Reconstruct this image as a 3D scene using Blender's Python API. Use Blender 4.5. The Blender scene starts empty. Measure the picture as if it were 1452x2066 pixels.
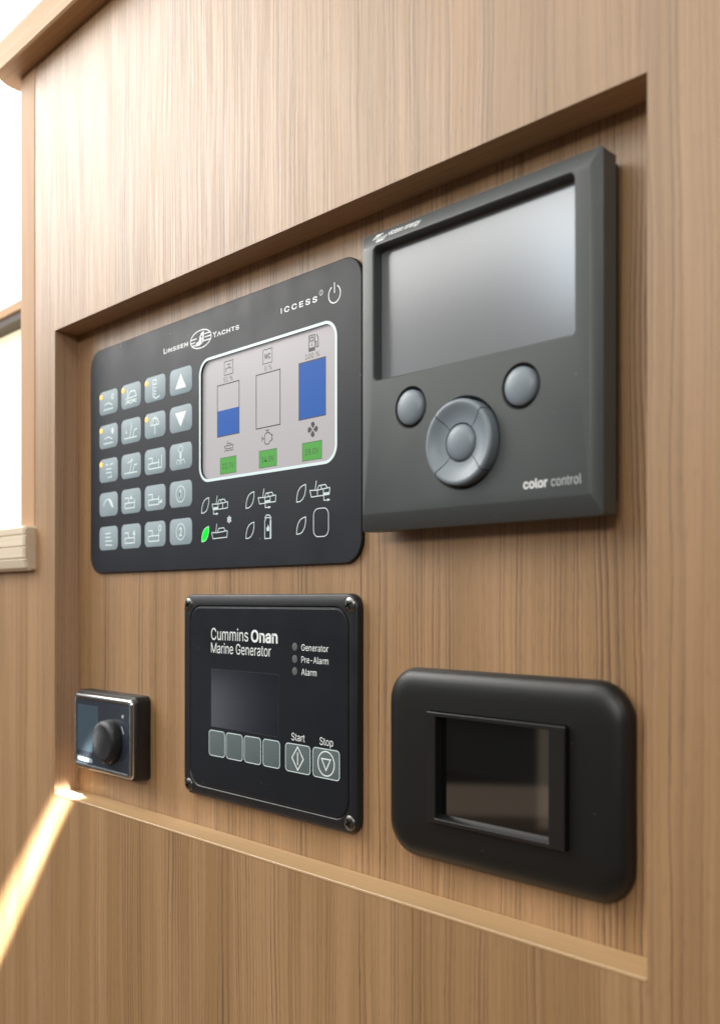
import bpy, math, random
from mathutils import Vector
random.seed(7)
sc = bpy.context.scene
COL = sc.collection
PI = math.pi

# ------------------------------------------------------------------ camera
# working unit: millimetre.  x along the panel, y into the panel, z up;
# the panel face is y = 0, the lens stands 295 mm in front of it.
OX = 400.0
def M3(p): return Vector(((p[0] + OX) / 1000.0, p[1] / 1000.0, p[2] / 1000.0))

cam_d = bpy.data.cameras.new('camera')
cam = bpy.data.objects.new('camera', cam_d); COL.objects.link(cam)
cam.location = M3((0, -295, 0))
cam.rotation_euler = (PI / 2, 0, math.radians(46.268))
cam_d.sensor_fit = 'VERTICAL'; cam_d.sensor_height = 36.0
cam_d.lens = 1940.0 / 2066.0 * 36.0
cam_d.shift_y = 177.0 / 2066.0
cam_d.clip_start = 0.01; cam_d.clip_end = 50
cam_d.dof.use_dof = True
cam_d.dof.focus_distance = 0.485
cam_d.dof.aperture_fstop = 9.0
sc.camera = cam

# ------------------------------------------------------------------ world, lamps, exposure
w = bpy.data.worlds.new('World'); sc.world = w; w.use_nodes = True
bg = w.node_tree.nodes['Background']
bg.inputs[0].default_value = (1.0, 0.93, 0.85, 1); bg.inputs[1].default_value = 0.06

def area(name, loc, target, sx, sy, power, col, spread=180):
    l = bpy.data.lights.new(name, 'AREA'); l.shape = 'RECTANGLE'
    l.size = sx; l.size_y = sy; l.energy = power; l.color = col
    l.spread = math.radians(spread)
    o = bpy.data.objects.new(name, l); COL.objects.link(o)
    o.location = Vector(loc)
    d = Vector(target) - Vector(loc)
    o.rotation_euler = d.to_track_quat('-Z', 'Y').to_euler()
    return o
# window behind and to the right of the photographer (throws the recess shadow)
area('window_light', (0.62, -2.0, 0.74), (-0.05, 0.0, 0.05), 0.9, 0.3, 14.5, (1.0, 0.965, 0.92))
# side window close to the upper left of the panel
area('side_window_light', (-0.95, -0.48, 0.72), (-0.15, 0.0, 0.15), 0.6, 0.6, 8.8, (1.0, 0.975, 0.94))
# cabin_window_light: row of windows along the left side of the cabin, cool sky
area('reveal_fill_light', (1.7, -1.15, 1.35), (-0.1, 0.0, 0.0), 1.1, 0.7, 10, (1.0, 0.96, 0.90))  # added fill to brighten the left reveal board, no window there
area('cabin_window_light', (-2.6, -1.7, 0.72), (0.0, -1.7, 0.62), 1.7, 0.7, 5.5, (0.86, 0.94, 1.0))
# pale cabin ceiling, a rear window below it
area('ceiling_light', (-1.4, -1.5, 1.3), (-1.4, -1.5, 0.0), 3.2, 2.3, 56, (1.0, 0.97, 0.89))
area('rear_window_light', (-1.72, -3.05, 1.36), (0.0, 0.0, 0.1), 0.40, 0.36, 1.7, (0.82, 0.92, 1.0))
# added low lights, there for their reflections in the two small displays
area('reflection_light', (-2.6, -1.70, -0.42), (0.0, 0.0, -0.05), 0.22, 0.26, 0.40, (0.85, 0.90, 1.0))
area('reflection_light', (-2.4, -3.2, -0.93), (0.2, 0.0, -0.08), 0.95, 0.14, 0.20, (1.0, 0.78, 0.56))
area('reflection_light', (-2.0, -3.2, -0.74), (0.2, 0.0, -0.08), 0.22, 0.5, 0.16, (1.0, 0.78, 0.56))
# slim sunbeams between the window posts, grazing the panel at the lower left
def beam(name, start, dirxz, graze, wd, h, power, spread, yc):
    d = Vector((dirxz[0], 0, dirxz[1])).normalized(); t = Vector((-d.z, 0, d.x))
    dd = (d * math.cos(graze) + Vector((0, 1, 0)) * math.sin(graze)).normalized()
    e2 = dd.cross(t).normalized()
    l = bpy.data.lights.new(name, 'AREA'); l.shape = 'RECTANGLE'; l.size = wd / 1000; l.size_y = h / 1000
    l.energy = power; l.color = (1.0, 0.965, 0.89); l.spread = math.radians(spread)
    o = bpy.data.objects.new(name, l); COL.objects.link(o)
    from mathutils import Matrix
    z = -dd; x = t; y = z.cross(x)
    m = Matrix((x, y, z)).transposed().to_4x4()
    m.translation = M3((start[0], yc, start[1])) - dd * 0.7
    o.matrix_world = m
beam('sunbeam_light', (-589, -129), (-85, -88), .2, 14, 72, .10, 1.5, -24)
beam('sunbeam_light', (-588, -129), (-94, -115), .2, 15, 72, .10, 1.0, -24)

vs = sc.view_settings
vs.view_transform = 'Standard'; vs.look = 'None'; vs.exposure = 0.18; vs.gamma = 1.0
sc.cycles.use_denoising = True
sc.cycles.max_bounces = 8

# ------------------------------------------------------------------ materials
def mat(name, col, rough=0.5, metal=0.0, spec=0.5, emit=None, es=0.0, coat=0.0, bump=0.0, bscale=4000, var=0.0, dust=0.0):
    m = bpy.data.materials.new(name); m.use_nodes = True
    nt = m.node_tree; b = nt.nodes['Principled BSDF']
    b.inputs['Base Color'].default_value = (*col, 1)
    b.inputs['Roughness'].default_value = rough
    b.inputs['Metallic'].default_value = metal
    b.inputs['Specular IOR Level'].default_value = spec
    if coat:
        b.inputs['Coat Weight'].default_value = coat; b.inputs['Coat Roughness'].default_value = 0.05
    if emit:
        b.inputs['Emission Color'].default_value = (*emit, 1); b.inputs['Emission Strength'].default_value = es
    tc = nt.nodes.new('ShaderNodeTexCoord')
    if bump:
        n = nt.nodes.new('ShaderNodeTexNoise'); n.inputs['Scale'].default_value = bscale
        n.inputs['Detail'].default_value = 2
        nt.links.new(tc.outputs['Object'], n.inputs['Vector'])
        bp = nt.nodes.new('ShaderNodeBump'); bp.inputs['Strength'].default_value = bump
        bp.inputs['Distance'].default_value = 0.0001
        nt.links.new(n.outputs['Fac'], bp.inputs['Height']); nt.links.new(bp.outputs['Normal'], b.inputs['Normal'])
    if dust:
        # stray dust specks lying on the surface
        v = nt.nodes.new('ShaderNodeTexVoronoi'); v.inputs['Scale'].default_value = 210
        nt.links.new(tc.outputs['Object'], v.inputs['Vector'])
        sz = nt.nodes.new('ShaderNodeMapRange'); sz.inputs[1].default_value = .78; sz.inputs[2].default_value = 1.0
        sz.inputs[3].default_value = 0.0; sz.inputs[4].default_value = .085
        sp_ = nt.nodes.new('ShaderNodeSeparateColor'); nt.links.new(v.outputs['Color'], sp_.inputs[0])
        nt.links.new(sp_.outputs[0], sz.inputs[0])
        lt = nt.nodes.new('ShaderNodeMath'); lt.operation = 'LESS_THAN'
        nt.links.new(v.outputs['Distance'], lt.inputs[0]); nt.links.new(sz.outputs[0], lt.inputs[1])
        mu = nt.nodes.new('ShaderNodeMath'); mu.operation = 'MULTIPLY'; mu.inputs[1].default_value = dust
        nt.links.new(lt.outputs[0], mu.inputs[0])
        mc = nt.nodes.new('ShaderNodeMix'); mc.data_type = 'RGBA'
        mc.inputs[6].default_value = (*col, 1); mc.inputs[7].default_value = (.35, .36, .37, 1)
        nt.links.new(mu.outputs[0], mc.inputs[0]); nt.links.new(mc.outputs[2], b.inputs['Base Color'])
    if var:
        # faint smudges: the finish is not equally matt everywhere
        n = nt.nodes.new('ShaderNodeTexNoise'); n.inputs['Scale'].default_value = 45; n.inputs['Detail'].default_value = 5
        nt.links.new(tc.outputs['Object'], n.inputs['Vector'])
        mr = nt.nodes.new('ShaderNodeMapRange'); mr.inputs[1].default_value = 0.3; mr.inputs[2].default_value = 0.7
        mr.inputs[3].default_value = max(0.02, rough - var); mr.inputs[4].default_value = rough + var
        nt.links.new(n.outputs['Fac'], mr.inputs[0]); nt.links.new(mr.outputs[0], b.inputs['Roughness'])
    return m

def wood(name, grain, light, mid, dark, rough=0.42, off=0.0, line=1.0, spec=1.0):
    m = bpy.data.materials.new(name); m.use_nodes = True
    nt = m.node_tree; b = nt.nodes['Principled BSDF']; N = nt.nodes.new; L = nt.links.new
    def math_(op, a, c=None, clamp=False):
        n = N('ShaderNodeMath'); n.operation = op; n.use_clamp = clamp
        for i, v in enumerate((a, c)):
            if v is None: continue
            if isinstance(v, (int, float)): n.inputs[i].default_value = v
            else: L(v, n.inputs[i])
        return n.outputs[0]
    g = N('ShaderNodeNewGeometry')
    s = N('ShaderNodeSeparateXYZ'); L(g.outputs['Position'], s.inputs[0])
    x, y, z = [math_('MULTIPLY', s.outputs[i], 1000.0) for i in range(3)]
    if grain == 'Z':
        ac = math_('ADD', math_('ADD', x, y), off); al = z
    else:
        ac = math_('ADD', math_('ADD', z, y), off); al = x
    def noise(a, sa, l, sl, detail=2, rough_=0.5, seed=0.0):
        c = N('ShaderNodeCombineXYZ')
        L(math_('MULTIPLY', a, sa), c.inputs[0]); L(math_('MULTIPLY', l, sl), c.inputs[1]); c.inputs[2].default_value = seed
        n = N('ShaderNodeTexNoise'); n.inputs['Scale'].default_value = 1.0
        n.inputs['Detail'].default_value = detail; n.inputs['Roughness'].default_value = rough_
        L(c.outputs[0], n.inputs['Vector']); return n.outputs['Fac']
    w1 = math_('MULTIPLY', math_('SUBTRACT', noise(ac, .012, al, .0028, 2, .5, 3.1), .5), 9)
    w2 = math_('MULTIPLY', math_('SUBTRACT', noise(ac, .07, al, .02, 2, .5, 9.7), .5), 2.2)
    w3 = math_('MULTIPLY', math_('SUBTRACT', noise(ac, .5, al, .16, 1, .5, 5.2), .5), .5)
    a = math_('ADD', math_('ADD', math_('ADD', ac, w1), w2), w3)
    def ramp(v, lo, hi, o0, o1):
        r = N('ShaderNodeMapRange'); r.interpolation_type = 'SMOOTHSTEP'
        for i, k in enumerate((lo, hi, o0, o1)): r.inputs[i + 1].default_value = k
        L(v, r.inputs[0]); return r.outputs[0]
    # growth lines: thin, dark, each of its own strength, with a soft shoulder on one side
    def rings(pitch, wd, seed, shoulder):
        t = math_('ADD', math_('MULTIPLY', a, 1.0 / pitch), math_('MULTIPLY', noise(a, .11 / pitch, al, .0012, 2, .5, seed), 6.5))
        f = math_('FRACT', t); c = math_('FLOOR', t)
        wn = N('ShaderNodeTexWhiteNoise'); wn.noise_dimensions = '1D'; L(math_('ADD', c, seed), wn.inputs['W'])
        st = ramp(wn.outputs['Value'], .15, 1.0, .12, 1.15)
        thin = ramp(f, 0.0, wd, 1.0, 0.0)
        sh = ramp(f, .35, 1.0, 0.0, shoulder)
        return math_('MULTIPLY', math_('MAXIMUM', thin, sh), st)
    fade = ramp(noise(a, .05, al, .010, 3, .5, 4.4), .35, .65, .6, 1.0)
    ln = math_('ADD', math_('MULTIPLY', rings(2.9, .18, 1.3, .34), 1.15), math_('MULTIPLY', rings(1.2, .45, 6.6, .25), .35))
    ln = math_('MULTIPLY', math_('MULTIPLY', ln, fade), .85 * line, True)
    fine = ramp(noise(a, 1.1, al, .012, 3, .6, 2.2), .3, .7, 0, 1)
    pores = ramp(noise(a, 3.2, al, .11, 1, .5, 8.8), .60, .72, 0, 1)
    broad = ramp(noise(a, .055, al, .0018, 3, .6, 7.5), .36, .64, 0, 1)
    mx = N('ShaderNodeMix'); mx.data_type = 'RGBA'
    mx.inputs[6].default_value = (*light, 1); mx.inputs[7].default_value = (*mid, 1)
    L(math_('ADD', math_('MULTIPLY', broad, .65), math_('MULTIPLY', fine, .35)), mx.inputs[0])
    mx2 = N('ShaderNodeMix'); mx2.data_type = 'RGBA'; mx2.inputs[7].default_value = (*dark, 1)
    L(mx.outputs[2], mx2.inputs[6])
    tot = math_('ADD', ln, math_('MULTIPLY', pores, .22 * line), True)
    L(tot, mx2.inputs[0])
    L(mx2.outputs[2], b.inputs['Base Color'])
    b.inputs['Specular IOR Level'].default_value = spec
    L(ramp(fine, 0, 1, rough - .04, rough + .06), b.inputs['Roughness'])
    bp = N('ShaderNodeBump'); bp.inputs['Strength'].default_value = .25; bp.inputs['Distance'].default_value = 0.0001
    bp.invert = True
    L(math_('ADD', tot, math_('MULTIPLY', fine, .3)), bp.inputs['Height']); L(bp.outputs['Normal'], b.inputs['Normal'])
    return m

WL, WM, WD = (.435, .256, .126), (.295, .168, .066), (.065, .028, .010)
W_front = wood('laminate_front', 'Z', WL, WM, WD, .48, 0)
W_back = wood('laminate_back', 'Z', WL, WM, WD, .42, 137.0, 1.4)
W_sidez = wood('laminate_side', 'Z', (.52, .34, .21), (.43, .265, .15), WD, .45, 411.0)
W_lenx = wood('laminate_lengthwise', 'X', (.50, .33, .19), (.40, .25, .13), (.2, .11, .05), .42, 55.0, .7)
W_solid = wood('solid_wood', 'X', (.54, .345, .19), (.47, .285, .15), (.29, .165, .08), .6, 90.0, .5, .35)
W_strip = wood('solid_wood_upright', 'Z', (.50, .31, .18), (.44, .265, .145), (.32, .185, .1), .6, 20.0, .4, .35)

BLK = mat('black_foil', (.011, .013, .019), .42, spec=.3, bump=.15, bscale=2500, var=.05, dust=.5)
BLKSIDE = mat('black_edge', (.008, .008, .009), .5)
WHITE = mat('white_print', (.80, .86, .87), .5)
PALE = mat('pale_print', (.62, .74, .77), .5)
KEY = mat('grey_key', (.275, .355, .40), .5, spec=.3, var=.05)
KEYPRINT = mat('key_print', (.68, .80, .83), .5)
LCD = mat('lit_screen', (.22, .215, .22), .28, spec=.4, emit=(.48, .445, .46), es=.44)
INK = mat('screen_ink', (.03, .03, .04), .5)
BLUE = mat('screen_blue', (.0, .04, .17), .5, spec=.25, emit=(.0, .075, .36), es=.62)
GREEN = mat('screen_green', (.03, .14, .025), .4, emit=(.06, .28, .035), es=.75, spec=.25)
ORANGE = mat('amber_lamp', (.9, .5, .1), .4, emit=(1.0, .46, .05), es=1.25)
LEAFG = mat('green_lamp', (.0, .45, .03), .4, spec=.1, emit=(.0, .8, .02), es=.9)
GREY = mat('anthracite_plastic', (.055, .064, .067), .42, spec=.6, dust=.25, bump=.2, bscale=5500, var=.04)
GREYD = mat('anthracite_dark', (.006, .022, .023), .5, bump=.2, bscale=5500)
HOLE = mat('gap_black', (.006, .006, .007), .6)
RUB = mat('grey_rubber_key', (.19, .23, .27), .40, bump=.1, bscale=5000)
GLASS = mat('matt_screen_glass', (.30, .315, .335), .18, metal=.5, spec=.8)
LOGO = mat('white_logo', (.75, .77, .78), .5)
GREYPRINT = mat('grey_print', (.50, .53, .54), .5)
CUM = mat('generator_black', (.012, .013, .016), .38, spec=.4, dust=.4, bump=.3, bscale=3500, var=.05)
CUMIN = mat('generator_foil', (.010, .012, .016), .33, spec=.3, dust=.5, bump=.15, bscale=2500, var=.05)
CUMLCD = mat('generator_window', (.010, .011, .018), .16, spec=.6)
CUMKEY = mat('generator_key', (.10, .135, .14), .4)
LED = mat('unlit_lamp', (.11, .12, .125), .4)
SCREW = mat('black_screw', (.22, .22, .21), .28, metal=1.0)
PLATE = mat('black_satin_plate', (.0045, .005, .0048), .40, dust=.12, bump=.25, bscale=6000)
MODULE = mat('black_module', (.008, .008, .0085), .3, spec=.7)
GLOSS = mat('black_glass', (.004, .004, .0045), .035, spec=1.0)
CHROME = mat('chrome', (.72, .72, .72), .16, metal=1.0)
THBODY = mat('control_body', (.012, .012, .013), .4)
THFACE = mat('control_face', (.03, .037, .05), .12, spec=.7)
THLCD = mat('control_display', (.05, .075, .10), .5, spec=.1)
KNOB = mat('rubber_knob', (.013, .014, .016), .5, spec=.35)
CREAM = mat('cream_blind', (.75, .68, .5), .7, emit=(1.0, .9, .62), es=.9)  # emission stands in for daylight coming through the blind
DAY = mat('daylight_pane', (.9, .9, .9), .4, emit=(1.0, .985, .96), es=1.5)
GAPSHADE = mat('gap_and_shade', (.05, .03, .02), .6)  # dark joint colour, also paints the shade under the blind rail
FLOOR = wood('floor_boards', 'X', (.16, .09, .045), (.11, .06, .03), (.05, .03, .015), .4, 0)

# ------------------------------------------------------------------ mesh helpers (all in mm)
ABS = {}
def obj(name, geo, m, parent=None, at=None, smooth=None, local=False):
    """link (verts, faces) as one mesh; verts absolute unless local"""
    vs_, fs = geo
    if at is None:
        lo = [min(v[i] for v in vs_) for i in range(3)]; hi = [max(v[i] for v in vs_) for i in range(3)]
        at = [(a + b) / 2 for a, b in zip(lo, hi)]
    off = (0, 0, 0) if local else at
    me = bpy.data.meshes.new(name)
    me.from_pydata([((v[0] - off[0]) / 1000, (v[1] - off[1]) / 1000, (v[2] - off[2]) / 1000) for v in vs_], [], fs)
    me.update()
    if smooth is not None:
        for p in me.polygons: p.use_smooth = True
        me.set_sharp_from_angle(angle=math.radians(smooth))
    if m: me.materials.append(m)
    return link(name, me, parent, at)
def link(name, me, parent, at):
    o = bpy.data.objects.new(name, me); COL.objects.link(o)
    ABS[o.name] = tuple(at)
    if parent is not None:
        o.parent = parent; pa = ABS[parent.name]
        o.location = [(a - b) / 1000 for a, b in zip(at, pa)]
    else:
        o.location = M3(at)
    return o
def thing(name, label, cat, at, group=None):
    o = bpy.data.objects.new(name, None); COL.objects.link(o)
    o.empty_display_size = 0.02
    ABS[o.name] = tuple(at); o.location = M3(at)
    o['label'] = label; o['category'] = cat
    if group: o['group'] = group
    return o

def rrect(x0, x1, z0, z1, r, n=8):
    pts = []
    for cx, cz, a0 in ((x1 - r, z1 - r, 0), (x0 + r, z1 - r, 90), (x0 + r, z0 + r, 180), (x1 - r, z0 + r, 270)):
        for k in range(n + 1):
            a = math.radians(a0 + 90 * k / n)
            pts.append((cx + r * math.cos(a), cz + r * math.sin(a)))
    return pts       # counter-clockwise seen from the front (x right, z up)
def ell(cx, cz, rx, rz, n=40, a0=0):
    return [(cx + rx * math.cos(2 * PI * k / n + a0), cz + rz * math.sin(2 * PI * k / n + a0)) for k in range(n)]
def at_y(pts, y): return [(p[0], y, p[1]) for p in pts]
def loft(loops, cap0=False, cap1=True):
    """bridge loops of equal length (first = back, last = front)"""
    vs_, fs = [], []; n = len(loops[0])
    for lp in loops: vs_ += lp
    for k in range(len(loops) - 1):
        a, b = k * n, (k + 1) * n
        for i in range(n):
            j = (i + 1) % n
            fs.append((a + i, a + j, b + j, b + i))
    if cap0: fs.append(tuple(reversed(range(n))))
    if cap1: fs.append(tuple(range((len(loops) - 1) * n, len(loops) * n)))
    return vs_, fs
def join(*gs):
    V, Fc = [], []
    for v, f in gs:
        o = len(V); V += v; Fc += [tuple(i + o for i in q) for q in f]
    return V, Fc
def box(x0, x1, y0, y1, z0, z1, b=0.0):
    if not b:
        lp = [(x0, z0), (x1, z0), (x1, z1), (x0, z1)]
        return loft([at_y(lp, y1), at_y(lp, y0)], True, True)
    o = [(x0, z0), (x1, z0), (x1, z1), (x0, z1)]
    i = [(x0 + b, z0 + b), (x1 - b, z0 + b), (x1 - b, z1 - b), (x0 + b, z1 - b)]
    return loft([at_y(i, y1), at_y(o, y1 - b), at_y(o, y0 + b), at_y(i, y0)], True, True)
def poly(pts, y): return [(p[0], y, p[1]) for p in pts], [tuple(range(len(pts)))]
def ccw(pts):
    s = sum(pts[i][0] * pts[(i + 1) % len(pts)][1] - pts[(i + 1) % len(pts)][0] * pts[i][1] for i in range(len(pts)))
    return pts if s > 0 else pts[::-1]
def ribbon(pts, wd, y, closed=False):
    n = len(pts); L, Rr = [], []
    for i in range(n):
        p = Vector(pts[i])
        d = []
        if closed or i > 0: d.append((p - Vector(pts[i - 1])).normalized())
        if closed or i < n - 1: d.append((Vector(pts[(i + 1) % n]) - p).normalized())
        ns = [Vector((-q.y, q.x)) for q in d]
        nn = sum(ns, Vector((0, 0)))
        nn = nn.normalized() if nn.length > 1e-6 else ns[0]
        sc_ = 1 / max(.35, nn.dot(ns[0]))
        q = nn * (wd / 2 * sc_)
        L.append((p.x + q.x, y, p.y + q.y)); Rr.append((p.x - q.x, y, p.y - q.y))
    vs_ = L + Rr; fs = []
    for i in range(n if closed else n - 1):
        j = (i + 1) % n
        fs.append((n + i, n + j, j, i))
    return vs_, fs
def strokes(paths, wd, y, step=.015):
    """paths: list of (points, closed) or ('fill', points)"""
    gs = []
    for k, p in enumerate(paths):
        yy = y - step * k
        if p[0] == 'fill': gs.append(poly(ccw(p[1]), yy))
        else: gs.append(ribbon(p[0], wd, yy, p[1]))
    return join(*gs)
def tr(paths, cx, cz, s, sz=None):
    sz = sz or s
    out = []
    for p in paths:
        if p[0] == 'fill': out.append(('fill', [(cx + a * s, cz + b * sz) for a, b in p[1]]))
        else: out.append(([(cx + a * s, cz + b * sz) for a, b in p[0]], p[1]))
    return out
def arc(cx, cz, r, a0, a1, n=12, rz=None):
    rz = rz or r
    return [(cx + r * math.cos(math.radians(a0 + (a1 - a0) * k / n)), cz + rz * math.sin(math.radians(a0 + (a1 - a0) * k / n))) for k in range(n + 1)]
def lathe(prof, cx, cz, n=48, a0=0.0, a1=2 * PI, cap=True):
    """prof: (radius, y) from back to front, round the axis y"""
    full = abs(a1 - a0 - 2 * PI) < 1e-6
    if full:
        loops = [[(cx + r * math.cos(2 * PI * k / n), y, cz + r * math.sin(2 * PI * k / n)) for k in range(n)] for r, y in prof]
        return loft(loops, False, cap)
    V, Fc = [], []; m = len(prof)
    for k in range(n + 1):
        a = a0 + (a1 - a0) * k / n
        V += [(cx + r * math.cos(a), y, cz + r * math.sin(a)) for r, y in prof]
    for k in range(n):
        for i in range(m - 1):
            a, b = k * m + i, (k + 1) * m + i
            Fc.append((a, b, b + 1, a + 1))
    Fc.append(tuple(range(m))[::1]); Fc.append(tuple(n * m + i for i in reversed(range(m))))
    return V, Fc

DG = bpy.context.evaluated_depsgraph_get
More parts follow.
